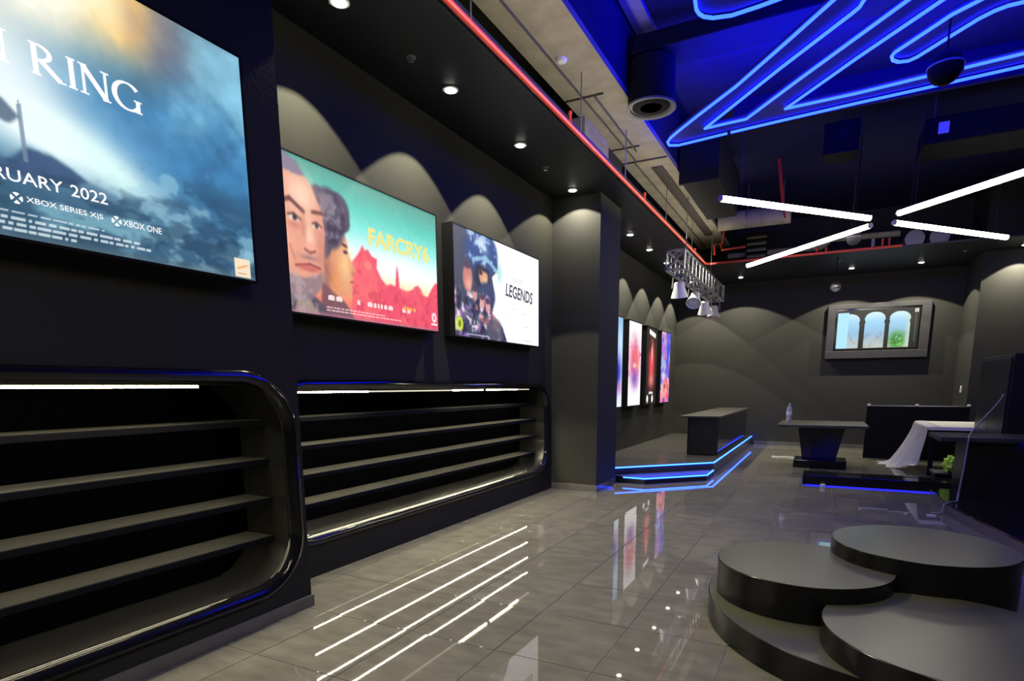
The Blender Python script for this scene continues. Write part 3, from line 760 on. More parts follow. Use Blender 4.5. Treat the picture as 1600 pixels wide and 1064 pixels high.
def sensor(x, y, label):
    t = empty('ceiling_sprinkler', (x, y, ZS - .03), label, 'sprinkler')
    MB().lathe(x, y, [(.035, ZS - .0005), (.036, ZS - .006), (.012, ZS - .010)], 16).build('plate', M['grey'], t, True)
    MB().lathe(x, y, [(.008, ZS - .0101), (.008, ZS - .024), (.020, ZS - .026), (.020, ZS - .030)], 12).build('deflector', M['chrome'], t, True)
sensor(-2.82, 3.80, 'small sprinkler head between the first two downlights of the left soffit')
sensor(-2.86, 6.20, 'small sprinkler head before the pillar in the left soffit')
sensor(0.10, 13.2, 'small sprinkler head in the back soffit, nearer the screen middle')
sensor(2.05, 13.3, 'small sprinkler head in the back soffit beside the right pillar')
t = empty('smoke_detector', (-2.33, 5.39, 4.26), 'small round detector on the beige beam underside', 'detector')
MB().lathe(-2.33, 5.39, [(.05, 4.299), (.05, 4.285), (.038, 4.268), (.01, 4.262)], 18).build('body', M['white'], t, True)

# ================================================================== RED PIPES
t = empty('sprinkler_pipe', (-2.255, 5, 3.72), 'long red sprinkler pipe along the soffit edges, turning across the back', 'pipe')
pipe = MB().tube([(-2.255, -3.3, 3.74), (-2.255, 12.34, 3.74), (-2.20, 12.40, 3.74), (1.02, 12.40, 3.74)], .024, 12)
pipe.build('pipe_run', M['red'], t, True)
for (x, y, h) in ((-2.255, 5.42, .10), (-2.255, 7.95, .09), (-2.255, 11.3, .06), (-0.15, 12.40, .07), (-.30, 12.40, .07), (0.72, 12.40, .12), (0.82, 12.40, .12)):
    MB().tube([(x, y, 3.742), (x, y, 3.74 + h)], .014, 8).tube([(x, y, 3.74 + h), (x, y, 3.76 + h)], .020, 8).build('upstand', M['red'], t, True)
for y in (1.2, 3.70, 5.68, 7.1, 9.1, 11.0):
    MB().tube([(-2.252, y, 3.762), (-2.252, y, 4.299)], .006, 6).build('hanger_rod', M['steel'], t)
t = empty('branch_pipe', (-1.9, 12.3, 3.85), 'small red branch pipe with a raised bend at the truss end', 'pipe')
MB().tube([(-2.06, 12.2, 3.86), (-2.08, 12.2, 4.04), (-1.95, 12.2, 4.05), (-1.93, 12.2, 3.93), (-1.50, 12.2, 3.95)], .020, 8).build('pipe_run', M['red'], t, True)
MB().tube([(-1.93, 12.2, 4.05), (-1.90, 12.2, 4.30), (-2.00, 12.2, 4.31)], .014, 8).build('riser', M['red'], t, True)
t = empty('riser_pipe', (-.85, 11.0, 4.2), 'dark red vertical pipe hanging behind the first white lamp', 'pipe')
MB().tube([(-.92, 11.0, 4.999), (-.80, 11.0, 4.2)], .028, 10).build('pipe_run', M['red'], t, True)
MB().tube([(-.80, 11.0, 4.2), (-.77, 11.0, 4.08)], .014, 8).build('drop', M['red'], t, True)

# ================================================================== DUCTS AND CEILING UNITS
t = empty('air_diffuser', (-1.80, 6.49, 4.18), 'black round duct drop with a grey diffuser ring beside the beam', 'duct')
MB().lathe(-1.80, 6.49, [(.235, 4.22), (.235, 4.62)], 36).build('plenum', M['duct'], t, True)
MB().lathe(-1.80, 6.49, [(.235, 4.2199), (.25, 4.215), (.255, 4.195), (.235, 4.19), (.215, 4.20), (.21, 4.2195)], 36).build('ring', M['grey'], t, True)
for r in (.17, .11, .05):
    MB().lathe(-1.80, 6.49, [(r, 4.205), (r + .02, 4.212), (r + .02, 4.218), (r, 4.212)], 28).build('cone', M['duct'], t, True)
MB().box(-2.0, 2.6, 6.30, 6.72, 4.66, 4.82, .01).build('duct_run', M['duct'], t)
MB().tube([(-1.0, 6.5, 4.82), (-1.0, 6.5, 4.999)], .006, 6).tube([(1.0, 6.5, 4.82), (1.0, 6.5, 4.999)], .006, 6).build('hanger_rod', M['steel'], t)
t = empty('duct_box', (-1.70, 9.4, 4.1), 'big black ductwork box behind the neon tip beside the beam', 'duct')
MB().box(-1.96, -1.48, 8.7, 10.7, 4.12, 4.80, .02).build('casing', M['duct'], t)
MB().box(-1.98, -1.46, 8.64, 8.699, 4.10, 4.82, .005).build('flange', M['duct'], t)
MB().box(-1.75, -1.70, 9.0, 9.02, 4.80, 4.999).box(-1.75, -1.70, 10.3, 10.32, 4.80, 4.999).build('bracket', M['steel'], t)
t = empty('round_duct', (-1.3, 12.05, 4.4), 'fat beige round duct under the ceiling behind the lamps', 'duct')
mb = MB().tube([(-1.98, 12.05, 4.40), (-.75, 12.05, 4.40)], .16, 20); mb.build('tube', M['concrete'], t, True)
for x in (-1.5, -.9):
    MB().tube([(x, 12.05, 4.40), (x + .03, 12.05, 4.40)], .166, 20).tube([(x + .015, 12.05, 4.56), (x + .015, 12.05, 4.999)], .006, 6).build('strap', M['steel'], t, True)
t = empty('beam_cladding', (.4, 9.7, 4.7), 'broad dark grey ceiling drop panel behind the neon sign', 'panel')
MB().box(-1.3, 3.2, 8.6, 8.66, 4.66, 4.999).build('panel', M['ceil'], t)
t = empty('loudspeaker', (-.02, 9.35, 4.36), 'black square box loudspeaker hanging from the ceiling behind the sign', 'speaker')
MB().box(-.24, .18, 9.2, 9.6, 4.36, 4.74, .01).build('cabinet', M['matte'], t)
mb = MB(); mb.lathe(0, 0, [(.10, 0), (.09, .015), (.03, .005), (.025, .02)], 20)
MB().add([(-.03 + a, 9.199 - c * .8, 4.55 + b) for a, b, c in mb.v], mb.f).build('cone', M['duct'], t, True)
MB().tube([(-.03, 9.4, 4.74), (-.03, 9.4, 4.999)], .012, 8).build('mount', M['steel'], t)
t = empty('cassette_unit', (1.6, 9.6, 4.3), 'long black ceiling unit with a small white label on its face', 'ceiling unit')
MB().box(.88, 2.5, 9.3, 10.0, 4.32, 4.62, .015).build('casing', M['matte'], t)
MB().box(1.02, 1.13, 9.292, 9.2995, 4.42, 4.55).build('label_plate', M['white'], t)
for x in (1.0, 2.4): MB().tube([(x, 9.6, 4.62), (x, 9.6, 4.999)], .008, 6).build('hanger_rod', M['steel'], t)
t = empty('service_pipe', (-.4, 13.8, 4.1), 'beige service pipe running above the back soffit', 'pipe')
MB().tube([(-2.0, 13.5, 4.06), (-.25, 13.5, 4.06), (-.08, 13.4, 4.17), (1.05, 13.45, 4.16)], .055, 12).build('pipe_run', M['concrete'], t, True)
MB().box(-1.2, -1.15, 13.46, 13.54, 3.751, 4.02).box(.6, .65, 13.42, 13.48, 3.751, 4.12).build('stand', M['steel'], t)
for k, x in enumerate((1.28, 1.66)):
    t = empty('duct_collar', (x, 13.6, 3.86), ['beige round duct end nearer the red pipe above the back soffit', 'beige round duct end farther from the red pipe above the back soffit'][k], 'duct', 'beige duct ends')
    MB().tube([(x, 13.35, 4.02), (x, 13.9, 4.05)], .15, 20).build('collar', M['concrete'], t, True)
    MB().box(x - .02, x + .02, 13.6, 13.64, 3.751, 3.90).build('stand', M['steel'], t)
    MB().tube([(x, 13.34, 4.02), (x, 13.349, 4.02)], .156, 20).build('rim', M['steel'], t, True)
t = empty('louvre_panel', (-1.42, 13.2, 3.9), 'small louvred grille above the back soffit near the corner', 'vent')
MB().box(-1.62, -1.22, 13.26, 13.30, 3.751, 4.42).build('backing', M['matte'], t)
for k in range(4):
    MB().add([(-1.60, 13.18, 3.93 + k * .12), (-1.24, 13.18, 3.93 + k * .12), (-1.24, 13.255, 3.98 + k * .12), (-1.60, 13.255, 3.98 + k * .12),
              (-1.60, 13.18, 3.945 + k * .12), (-1.24, 13.18, 3.945 + k * .12), (-1.24, 13.255, 3.995 + k * .12), (-1.60, 13.255, 3.995 + k * .12)],
             [(0, 1, 2, 3), (4, 7, 6, 5), (0, 4, 5, 1), (1, 5, 6, 2), (2, 6, 7, 3), (3, 7, 4, 0)]).build('slat', M['concrete'], t)

# ================================================================== NEON SIGN
NZ = 4.20
nA = [(0.50, 4.66), (0.20, 5.0), (-0.146, 5.411), (-0.432, 5.77), (-0.96, 6.417), (-1.404, 6.88), (-1.668, 7.168), (-1.784, 7.301), (-1.846, 7.409), (-1.852, 7.51), (-1.753, 7.562), (-1.191, 7.485)]
nA2 = [(-1.149, 7.478), (-0.501, 7.403), (0.092, 7.341), (0.731, 7.291), (1.389, 7.232), (2.1, 7.17)]
nI = [(0.62, 4.78), (0.30, 5.15), (0.10, 5.42), (0.054, 5.516), (0.029, 5.595), (-0.024, 5.663), (-0.557, 6.254), (-1.394, 7.237), (-1.16, 7.215), (-0.955, 7.2), (-0.41, 6.544), (0.035, 6.028), (0.347, 5.667), (1.05, 4.88)]
nJ = [(1.30, 4.98), (0.576, 5.786), (0.051, 6.383), (-0.568, 7.137), (0.082, 7.107), (0.662, 7.038)]
nJ2 = [(0.919, 7.023), (1.113, 6.999), (1.329, 6.976), (2.1, 6.90)]
nK = [(1.60, 5.35), (1.1, 5.68), (0.826, 5.916), (0.673, 6.029), (0.331, 6.44), (0.313, 6.497), (0.329, 6.574), (0.378, 6.634), (0.456, 6.652), (0.513, 6.612), (0.717, 6.368), (0.87, 6.19), (0.953, 6.126), (1.028, 6.096), (1.122, 6.095), (2.0, 5.95)]
nM = [(-.95, 4.2), (-1.03, 4.7), (-1.062, 4.936), (-1.075, 5.056), (-1.064, 5.123), (-1.041, 5.17), (-0.98, 5.22), (-0.845, 5.254), (-0.647, 5.235), (-0.466, 5.205), (0.0, 4.95), (.3, 4.5)]
t = empty('neon_sign', (0, 6.4, NZ), 'big angular blue neon sign hanging flat under the ceiling', 'neon sign')
for pts in (nA, nA2, nI, nJ, nJ2, nK, nM):
    MB().tube([(x, y, NZ) for x, y in pts], .0135, 8).build('neon_tube', M['neon'], t, True)
def back(poly):
    v2, f2 = fill_holes(poly, [])
    n = len(v2); mb = MB()
    mb.add([(a, b, NZ + .03) for a, b in v2] + [(a, b, NZ + .05) for a, b in v2], list(f2) + [tuple(i + n for i in q) for q in f2])
    q = len(poly)
    mb.add([(a, b, NZ + .03) for a, b in poly] + [(a, b, NZ + .05) for a, b in poly], [(i, (i + 1) % q, q + (i + 1) % q, q + i) for i in range(q)])
    mb.build('backing_panel', M['signboard'], t)
    h = MB()
    area = sum(p[0] * q[1] - q[0] * p[1] for p, q in zip(poly, poly[1:] + poly[:1]))
    sg = 1 if area > 0 else -1
    for (p0, p1) in zip(poly, poly[1:] + poly[:1]):
        a_ = Vector(p0); b_ = Vector(p1); d_ = (b_ - a_)
        if d_.length < .25: continue
        d_.normalize(); n_ = Vector((-d_.y, d_.x)) * sg
        a2 = a_ + d_ * .08 + n_ * .055; b2 = b_ - d_ * .08 + n_ * .055; n_ = n_ * .012
        h.add([(p.x + s_ * n_.x, p.y + s_ * n_.y, z_) for z_ in (NZ + .0505, NZ + .056) for p, s_ in ((a2, 1), (b2, 1), (b2, -1), (a2, -1))],
              [(0, 3, 2, 1), (4, 5, 6, 7), (0, 1, 5, 4), (1, 2, 6, 5), (2, 3, 7, 6), (3, 0, 4, 7)])
    h.build('added_glow_strip', M['halo'], t)['kind'] = 'stuff'  # added emitters on top of the boards, turning the ceiling blue
back(nA + nA2 + nJ2[::-1] + nJ[::-1] + nI[::-1])
back(nK); back(nM)
for x, y in ((-1.6, 7.35), (-.3, 7.25), (1.0, 7.15), (.2, 5.0), (1.1, 5.0), (1.0, 6.0), (1.8, 5.6), (-.8, 4.8), (0, 4.7)):
    MB().tube([(x, y, NZ + .05), (x, y, ZC)], .0025, 5).build('suspension_wire', M['conduit'], t)

# ================================================================== WHITE LINEAR LAMPS
LZ = 3.55
LA = [((-1.24, 7.61), (.37, 9.39), 'white linear lamp of the crossed set, front left arm'),
      ((.40, 9.82), (-1.41, 11.91), 'white linear lamp of the crossed set, rear left arm reaching the red pipe'),
      ((.69, 9.30), (1.95, 7.88), 'white linear lamp of the crossed set, front right arm running out of frame'),
      ((.69, 9.80), (2.27, 11.54), 'white linear lamp of the crossed set, rear right arm')]
for (a, b, lab) in LA:
    t = empty('linear_lamp', ((a[0] + b[0]) / 2, (a[1] + b[1]) / 2, LZ), lab, 'lamp', 'crossed white linear lamps')
    D_ = Vector((b[0] - a[0], b[1] - a[1], 0)); Ln = D_.length; D_.normalize(); Nn = Vector((-D_.y, D_.x, 0))
    def profile(pts):
        n = len(pts); vv = []; K = 14
        for k in range(K + 1):
            q = (a[0] + (b[0] - a[0]) * k / K, a[1] + (b[1] - a[1]) * k / K)
            for (u_, z_) in pts: vv.append((q[0] + Nn.x * u_, q[1] + Nn.y * u_, LZ + z_))
        return MB().add(vv, [tuple(range(n - 1, -1, -1)), tuple(range(K * n, K * n + n))] + [(k * n + i, k * n + (i + 1) % n, (k + 1) * n + (i + 1) % n, (k + 1) * n + i) for i in range(n) for k in range(K)])
    profile([(-.031, .024), (-.031, -.012), (-.016, -.032), (.016, -.032), (.031, -.012), (.031, .024)]).build('diffuser', M['tube'], t)
    profile([(-.033, .0241), (.033, .0241), (.033, .038), (-.033, .038)]).build('housing', M['matte'], t)
    for q in (a, b):
        d = Vector((b[0] - a[0], b[1] - a[1], 0)).normalized() * (.02 if q is b else -.02)
        MB().tube([(q[0], q[1], LZ), (q[0] + d.x, q[1] + d.y, LZ)], .036, 12).build('end_cap', M['grey'], t, True)
    for s in (.12, .88):
        x = a[0] + (b[0] - a[0]) * s; y = a[1] + (b[1] - a[1]) * s
        MB().tube([(x, y, LZ + .038), (x, y, 4.10 if (-1.98 < x < -1.46 and 8.6 < y < 10.7) else ZC)], .0025, 5).build('suspension_wire', M['conduit'], t)

# pendants
def pendant(name, x, y, z, r, ztop, label, m, cat):
    t = empty(name, (x, y, z - r), label, cat)
    prof = [(r * .15, z - r * .98)] + [(r * math.cos(a), z + r * math.sin(a)) for a in [(-70 + 20 * k) * PI / 180 for k in range(8)]] + [(r * .2, z + r * .96)]
    MB().lathe(x, y, prof, 24).build('bowl', m, t, True)
    MB().lathe(x, y, [(r * 1.03, z + r * .02), (r * 1.05, z + r * .08), (r * 1.03, z + r * .14)], 24).build('band', M['grey'], t, True)
    MB().tube([(x, y, z + r * .95), (x, y, ztop)], .008, 8).build('rod', M['matte'], t, True)
pendant('pendant_speaker', .68, 6.16, 3.88, .125, NZ + .0295, 'black globe speaker hanging in front of the neon sign', M['matte'], 'speaker')
pendant('pendant_speaker', .24, 10.75, 3.60, .105, ZC, 'dark grey globe speaker hanging behind the crossed lamps', M['frame_grey'], 'speaker')
pendant('dome_camera', .05, 12.75, 3.19, .095, ZS, 'silver dome camera on a thin rod in front of the screen', M['silver'], 'camera')

# ================================================================== TRUSS WITH STAGE LAMPS
t = empty('lighting_truss', (-2.115, 11.1, 3.1), 'silver box truss hanging over the stage edge', 'truss')
tx0, tx1, ty0, ty1, tz0, tz1 = -2.25, -1.98, 9.2, 13.0, 3.10, 3.37
for x in (tx0, tx1):
    for z in (tz0, tz1): MB().tube([(x, ty0, z), (x, ty1, z)], .022, 8).build('chord', M['silver'], t, True)
for y in (ty0, ty1):
    mb = MB()
    for a, b in (((tx0, tz0), (tx1, tz0)), ((tx1, tz0), (tx1, tz1)), ((tx1, tz1), (tx0, tz1)), ((tx0, tz1), (tx0, tz0)), ((tx0, tz0), (tx1, tz1))):
        mb.tube([(a[0], y, a[1]), (b[0], y, b[1])], .016, 6)
    mb.build('end_frame', M['silver'], t, True)
mb = MB(); n = 13; st = (ty1 - ty0) / n
for k in range(n):
    ya, yb = ty0 + k * st, ty0 + (k + 1) * st
    for x in (tx0, tx1):
        za, zb = (tz0, tz1) if k % 2 else (tz1, tz0)
        mb.tube([(x, ya, za), (x, yb, zb)], .011, 5)
        mb.tube([(x, yb, tz0), (x, yb, tz1)], .011, 5)
    for z in (tz0, tz1):
        xa, xb = (tx0, tx1) if k % 2 else (tx1, tx0)
        mb.tube([(xa, ya, z), (xb, yb, z)], .011, 5)
o = mb.build('lattice', M['silver'], t, True); o['kind'] = 'stuff'
for y in (9.9, 12.2): MB().tube([(-2.115, y, tz1), (-2.115, y, 4.299)], .007, 6).build('hanger_rod', M['steel'], t)
for k, (y, rot, z) in enumerate(((9.55, .25, 2.84), (10.75, -.7, 2.86), (11.75, .35, 2.82), (12.75, -.2, 2.85))):
    x = -2.115
    t = empty('stage_lamp', (x, y, z - .1), '%s silver stage lamp under the truss, counted from the camera' % ordw[k], 'stage lamp', 'stage lamps under the truss')
    mb = MB()
    for s in (-1, 1): mb.tube([(x + s * .10, y, tz0 - .05), (x + s * .115, y, z + .04)], .010, 6)
    mb.tube([(x - .10, y, tz0 - .05), (x + .10, y, tz0 - .05)], .010, 6).tube([(x, y, tz0 - .05), (x, y, tz0 - .02)], .03, 8)
    mb.build('yoke', M['grey'], t, True)
    can = MB().lathe(0, 0, [(.045, .13), (.075, .12), (.085, .04), (.115, -.05), (.13, -.10), (.122, -.105), (.10, -.06)], 24)
    cr, sr = math.cos(rot), math.sin(rot)
    tr = lambda P: [(x + p[0], y + p[1] * cr - p[2] * sr, z + p[1] * sr + p[2] * cr) for p in P]
    MB().add(tr(can.v), can.f).build('can', M['white'], t, True)
    le = MB().lathe(0, 0, [(.095, -.075), (.06, -.085), (.02, -.088)], 20)
    MB().add(tr(le.v), le.f).build('lens', M['white'], t, True)

# ================================================================== STAGE
t = empty('stage', (-2.3, 11.6, 0), 'low black corner stage with blue lit edges and a lower step', 'stage')
def edge_strip(pts, z0, z1, out, m, parent, name='led_strip'):
    for (a, b) in zip(pts[:-1], pts[1:]):
        d = Vector((b[0] - a[0], b[1] - a[1])).normalized(); nx_, ny_ = d.y * out, -d.x * out
        mb = MB(); c1 = (a[0] + nx_, a[1] + ny_); c2 = (b[0] + nx_, b[1] + ny_)
        a0 = (a[0] + nx_ * .05, a[1] + ny_ * .05); b0 = (b[0] + nx_ * .05, b[1] + ny_ * .05)
        mb.add([(*a0, z0), (*b0, z0), (*c2, z0), (*c1, z0), (*a0, z1), (*b0, z1), (*c2, z1), (*c1, z1)],
               [(0, 1, 2, 3), (4, 7, 6, 5), (0, 4, 5, 1), (1, 5, 6, 2), (2, 6, 7, 3), (3, 7, 4, 0)])
        mb.build(name, m, parent)
up = [(-2.84, 8.075), (-1.46, 9.48), (-1.46, 14.88)]
MB().prism([(-3.329, 8.06), (-2.86, 8.06)] + up + [(-3.329, 14.88)], 0.0, .205).build('deck', M['decktop'], t)
lowp = [(-2.50, 8.125), (-2.18, 8.11), (-1.45, 8.84), (-1.45, 9.40)]
MB().prism([(-2.77, 8.12)] + lowp[1:] + [(-1.47, 9.44)], 0.0, .098).build('lower_step', M['satin'], t)
edge_strip(up, .183, .201, .012, M['stage_led'], t)
edge_strip(lowp, .072, .090, .012, M['stage_led'], t)

t = empty('stage_counter', (-1.8, 12.4, .205), 'long black counter standing on the stage by the blue lit edge', 'counter')
MB().box(-2.05, -1.55, 10.32, 14.45, .206, .84, .004).build('body', M['gloss'], t)
MB().box(-2.17, -1.50, 10.26, 14.50, .841, .876, .006).build('counter_top', M['ctop'], t)
MB().box(-2.03, -1.535, 10.305, 10.319, .22, .83).build('end_panel', M['satin'], t)

# ================================================================== SCREEN ON THE BACK WALL
t = empty('wall_screen', (.92, YB, 1.93), 'wide screen in a thick charcoal surround on the back wall, showing arches', 'screen')
fx0, fx1, fz0, fz1, sx0, sx1, sz0, sz1 = -.04, 1.84, 1.95, 3.09, .11, 1.67, 2.11, 2.99
mb = MB(); yf = YB - .14
for b in ((fx0, fx1, fz0, sz0), (fx0, fx1, sz1, fz1), (fx0, sx0, sz0, sz1), (sx1, fx1, sz0, sz1)): mb.box(b[0], b[1], yf, YB - .002, b[2], b[3], .006)
mb.build('surround', M['frame_grey'], t)
MB().box(sx0 + .002, sx1 - .002, yf + .03, yf + .06, sz0 + .002, sz1 - .002).build('television', M['gloss'], t)
c = Canvas(sx0 + .03, sx1 - .03, sz0 + .035, sz1 - .035, .008)
n1 = c.noise(61, .2, 4); n2 = c.noise(62, .06, 3)
c.c[:] = (16, 22, 22)
u = (c.A - c.a0) / (c.a1 - c.a0); v = (c.B - c.b0) / (c.b1 - c.b0)
def arch(u0, u1, top):
    um = (u0 + u1) / 2; hw = (u1 - u0) / 2
    body = (np.abs(u - um) < hw * (1 - .10 * np.clip((v - .62) / .1, 0, 1))) & (v < top - .13) & (v > .02)
    head = np.hypot((u - um) / (hw * 1.02), (v - (top - .16)) / .17) < 1
    return (body | head).astype(float)
m_ = np.clip(arch(.02, .29, .90) + (u < .15) * (v < .95) * (v > .03) * (u > .015) + arch(.355, .60, .93) + arch(.655, .90, .92), 0, 1)
sc_ = c.c.copy(); c.grad([(c.b0, (190, 206, 200)), (c.b0 + .22, (170, 196, 214)), (c.b0 + .35, (150, 196, 228)), (c.b0 + .55, (160, 214, 246)), (c.b1, (232, 250, 250))])
c.put(np.clip((v - .2) * 6, 0, 1) * np.clip((.45 - v) * 6, 0, 1) * np.clip((n2 - .48) * 6, 0, .7), (110, 126, 170))
c.put(np.clip((.28 - v) * 8, 0, 1) * np.clip((n2 - .5) * 6, 0, .8), (206, 170, 130))
c.put((u < .15) * 1.0, (176, 232, 250))
gm = np.exp(-((u - .76) / .08) ** 2 - ((v - .20) / .17) ** 2); c.put(np.clip(gm * 1.6, 0, 1) * np.clip(n2 * 2, 0, 1), (40, 120, 30)); c.put(np.clip(gm * (n2 - .5) * 6, 0, .8), (130, 220, 110))
c.put(np.clip((u - .84) / .05, 0, 1) * .8, (206, 226, 200))
img = c.c.copy(); c.c = sc_; c.put(m_, 0 * img + img)
c.put(((np.abs(u - .965) < .02) & (np.abs(v - .93) < .045)).astype(float), (236, 236, 236)); c.put((np.abs(u - .965) < .008) * (v > .15) * .5, (120, 130, 130))
c.build('screen_picture', t, M['screen'], lambda a, b: (a, np.full(len(a), yf + .029), b))

t = empty('wall_switch', (2.36, 14.1, 1.26), 'small white wall switch on the side of the right pillar', 'switch')
MB().box(2.355, 2.3699, 14.03, 14.15, 1.23, 1.36, .003).build('plate', M['white'], t)
MB().box(2.350, 2.3549, 14.07, 14.11, 1.27, 1.32).build('rocker', M['white'], t)

# ================================================================== BACK FLOOR FURNITURE
t = empty('pedestal_table', (.02, 11.2, 0), 'black display table on a tapered pedestal, bottle on its left', 'table')
MB().box(-.38, .42, 10.95, 11.60, 0.0, .13, .006).build('base', M['gloss'], t)
MB().add([(-.25, 11.02, .131), (.25, 11.02, .131), (.25, 11.5, .131), (-.25, 11.5, .131), (-.34, 10.86, .70), (.36, 10.86, .70), (.36, 11.62, .70), (-.34, 11.62, .70)],
         [(0, 3, 2, 1), (4, 5, 6, 7), (0, 1, 5, 4), (1, 2, 6, 5), (2, 3, 7, 6), (3, 0, 4, 7)]).build('pedestal', M['gloss'], t)
MB().box(-.65, .67, 10.60, 12.0, .701, .745, .006).build('table_top', M['ctop'], t)
t = empty('water_bottle', (-.50, 11.0, .7455), 'clear water bottle standing on the black pedestal table', 'bottle')
MB().lathe(-.50, 11.0, [(.038, .746), (.043, .755), (.043, .82), (.037, .85), (.043, .88), (.043, .96), (.035, 1.01), (.016, 1.045), (.016, 1.06)], 20).build('body', M['bottle'], t, True)
MB().lathe(-.50, 11.0, [(.0435, .885), (.0435, .95)], 20).build('label_band', M['white'], t, True)
MB().lathe(-.50, 11.0, [(.018, 1.0601), (.018, 1.082)], 14).build('cap', M['white'], t, True)

t = empty('low_platform', (.74, 9.2, 0), 'low black platform with blue glow under its front edge', 'platform')
MB().box(-.15, 1.66, 9.04, 9.46, 0.0, .016).build('recessed_foot', M['matte'], t)
MB().box(-.18, 1.68, 9.0, 9.50, .0161, .145, .006).build('deck', M['gloss'], t)
MB().box(-.10, 1.60, 9.36, 9.375, .1451, .150).build('shade_line', M['matte'], t)  # thin dark strip in place of the shadow line along the rear
MB().box(-.14, 1.64, 9.028, 9.0395, .003, .013).build('led_strip', M['floor_led'], t)
MB().box(-.163, -.1505, 9.05, 9.42, .003, .013).build('led_strip', M['floor_led'], t)
o = MB().box(.05, .11, 8.86, 8.91, 0, .05, .006).build('adapter_plug', M['white']); tag(o, 'small white cube adapter on the floor before the low platform', 'adapter')
o = MB().tube([(-.82, 12.40, .009), (-.7, 12.38, .009), (-.58, 12.44, .009), (-.42, 12.36, .009)], .009, 6).build('floor_cable', M['white'], None, True); tag(o, 'short white cable on the floor behind the pedestal table', 'cable')

t = empty('partition', (1.55, 13.0, 0), 'low black partition with a thin steel top rail before the back wall', 'partition')
MB().box(.76, 2.35, 13.0, 13.05, 0, .985, .004).build('panel', M['matte'], t)
MB().box(.76, 2.35, 13.01, 13.04, .9851, 1.003).build('top_rail', M['silver'], t)
for x in (.785, 1.55, 2.325): MB().lathe(x, 12.985, [(.024, .995), (.03, 1.01), (.024, 1.03)], 14).build('knob', M['white'], t, True)

t = empty('work_table', (1.9, 11.55, 0), 'work table with a glossy white top beside the partition', 'table')
MB().box(1.47, 2.33, 10.75, 12.40, .70, .755, .006).build('table_top', M['whitegloss'], t)
MB().box(1.50, 2.30, 10.78, 12.37, .62, .699).build('apron', M['matte'], t)
for x in (1.54, 2.26):
    for y in (10.82, 12.33): MB().box(x - .03, x + .03, y - .03, y + .03, 0, .619).build('leg', M['matte'], t)
# plastic sheet hanging from its left edge
rs = np.random.RandomState(5); v = []; f = []; NS, NT = 44, 22
for i in range(NS + 1):
    s = i / NS; y = 10.77 + s * 1.6
    for j in range(NT + 1):
        q = j / NT
        fold = math.sin(s * 21 + 1.3 * math.sin(s * 9)) * .035 * q + math.sin(s * 47 + q * 5) * .010 * q
        zb = .16 * max(0, 1 - s * 2.2) + .012
        if q < .12: x = 1.62 - q / .12 * .16; z = .763 - .008 * (q / .12) ** 3; fold *= .1
        else:
            qq = (q - .12) / .88
            x = 1.455 - .06 * qq - (.05 + .30 * s) * qq ** 1.6; z = .752 + (zb - .752) * min(1, qq * 1.08)
            if qq > .926: x -= (qq - .926) * 1.6 * (.3 + s)
        v.append((x + fold, y - .10 * q * (1 - s), max(z + (fold * .25 if z < .05 else 0), .006)))
for i in range(NS):
    for j in range(NT):
        a = i * (NT + 1) + j; f.append((a, a + 1, a + NT + 2, a + NT + 1))
o = link_mesh('plastic_sheet', v, f, M['sheet'], None, True); tag(o, 'crumpled clear plastic sheet draped over the white table edge to the floor', 'plastic sheet')

t = empty('crate', (1.64, 9.75, 0), 'small black crate between the low platform and the white table', 'crate')
MB().box(1.44, 1.86, 9.56, 9.98, 0, .17, .006).build('body', M['matte'], t)
MB().box(1.42, 1.88, 9.54, 10.0, .171, .20, .006).build('lid', M['satin'], t)
bm = bmesh.new(); bmesh.ops.create_icosphere(bm, subdivisions=3, radius=1.0)
v = []
for q in bm.verts:
    p = q.co; k = 1 + .22 * math.sin(7 * p.x + 2) * math.cos(6 * p.y) + .15 * math.sin(11 * p.z + 4 * p.x)
    v.append((1.62 + p.x * .085 * k, 9.70 + p.y * .085 * k, max(.2005, .31 + p.z * .125 * k)))
bm.faces.ensure_lookup_table(); f = [tuple(q.index for q in fc.verts) for fc in bm.faces]; bm.free()
o = link_mesh('cloth', v, f, M['green'], None, True); tag(o, 'crumpled lime green cloth lying on the black crate', 'cloth')

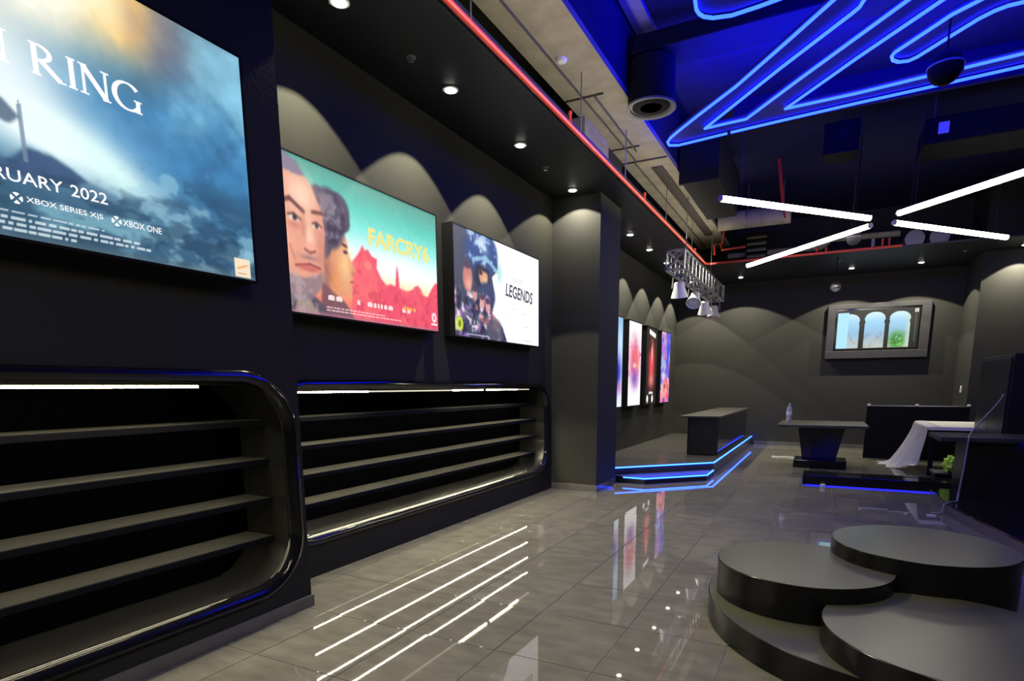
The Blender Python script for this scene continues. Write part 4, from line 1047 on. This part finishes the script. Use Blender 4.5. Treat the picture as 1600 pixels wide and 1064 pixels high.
# tall dark cabinet and bar counter on the right
t = empty('tall_cabinet', (2.4, 9.6, 0), 'tall dark cabinet standing behind the bar counter on the right', 'cabinet')
MB().box(1.96, 2.95, 8.85, 10.40, .05, 1.74, .006).build('body', M['satin'], t)
MB().box(2.0, 2.9, 8.9, 10.35, 0, .0499).build('plinth', M['matte'], t)
MB().box(1.942, 1.9595, 8.90, 9.60, .10, 1.70, .003).build('door', M['satin'], t)
MB().box(1.942, 1.9595, 9.61, 10.36, .10, 1.70, .003).build('door', M['satin'], t)
t = empty('bar_counter', (2.3, 7.5, 0), 'glossy black bar counter on a low curved plinth at the right edge', 'counter')
pp = [(1.27, 8.70), (1.27, 7.65), (1.31, 7.3), (1.39, 6.8), (1.50, 6.2), (1.66, 5.5), (3.2, 5.5), (3.2, 8.70)]
MB().prism([(a, b) for a, b in pp], 0.0, .095).build('plinth_skirting', M['skirt'], t)
MB().prism([(a + .004 if a < 3 else a - .004, b - .002 if b > 8 else b + .004) for a, b in pp], .0951, .115).build('plinth_top', M['gloss'], t)
MB().box(1.47, 3.18, 8.10, 8.68, .1151, .756, .004).build('body', M['satin'], t)
MB().box(1.95, 3.15, 8.075, 8.085, .749, .7565).build('led_strip', M['counter_glow'], t)  # added strip, out of sight, tinting the counter face blue
MB().box(1.20, 3.22, 7.95, 8.78, .757, .805, .006).build('counter_top', M['ctop'], t)
o = MB().tube([(1.90, 8.82, 1.27), (1.87, 8.80, 1.20), (1.80, 8.80, 1.08), (1.70, 8.72, .96), (1.60, 8.55, .86), (1.53, 8.3, .816), (1.47, 8.0, .815), (1.455, 7.93, .80), (1.45, 7.925, .70), (1.44, 7.92, .45), (1.41, 7.86, .20), (1.38, 7.72, .126), (1.30, 7.64, .124), (1.255, 7.63, .10), (1.24, 7.60, .02), (1.20, 7.52, .009), (1.13, 7.55, .009)], .009, 8).build('power_cable', M['grey'], None, True)
tag(o, 'thin pale cable running over the bar counter down to the floor', 'cable')
o = MB().box(1.08, 1.16, 7.40, 7.44, 0, .012, .003).build('tape_roll_scrap', M['whitegloss']); tag(o, 'small pale scrap on the floor beside the bar plinth', 'scrap')

# ================================================================== ROUND DISPLAY PLINTHS
t = empty('tiered_display_plinth', (.56, 3.78, 0), 'three round black display discs overlapping on a low round base', 'display plinth')
def drum(name, cx, cy, r, z0, z1):
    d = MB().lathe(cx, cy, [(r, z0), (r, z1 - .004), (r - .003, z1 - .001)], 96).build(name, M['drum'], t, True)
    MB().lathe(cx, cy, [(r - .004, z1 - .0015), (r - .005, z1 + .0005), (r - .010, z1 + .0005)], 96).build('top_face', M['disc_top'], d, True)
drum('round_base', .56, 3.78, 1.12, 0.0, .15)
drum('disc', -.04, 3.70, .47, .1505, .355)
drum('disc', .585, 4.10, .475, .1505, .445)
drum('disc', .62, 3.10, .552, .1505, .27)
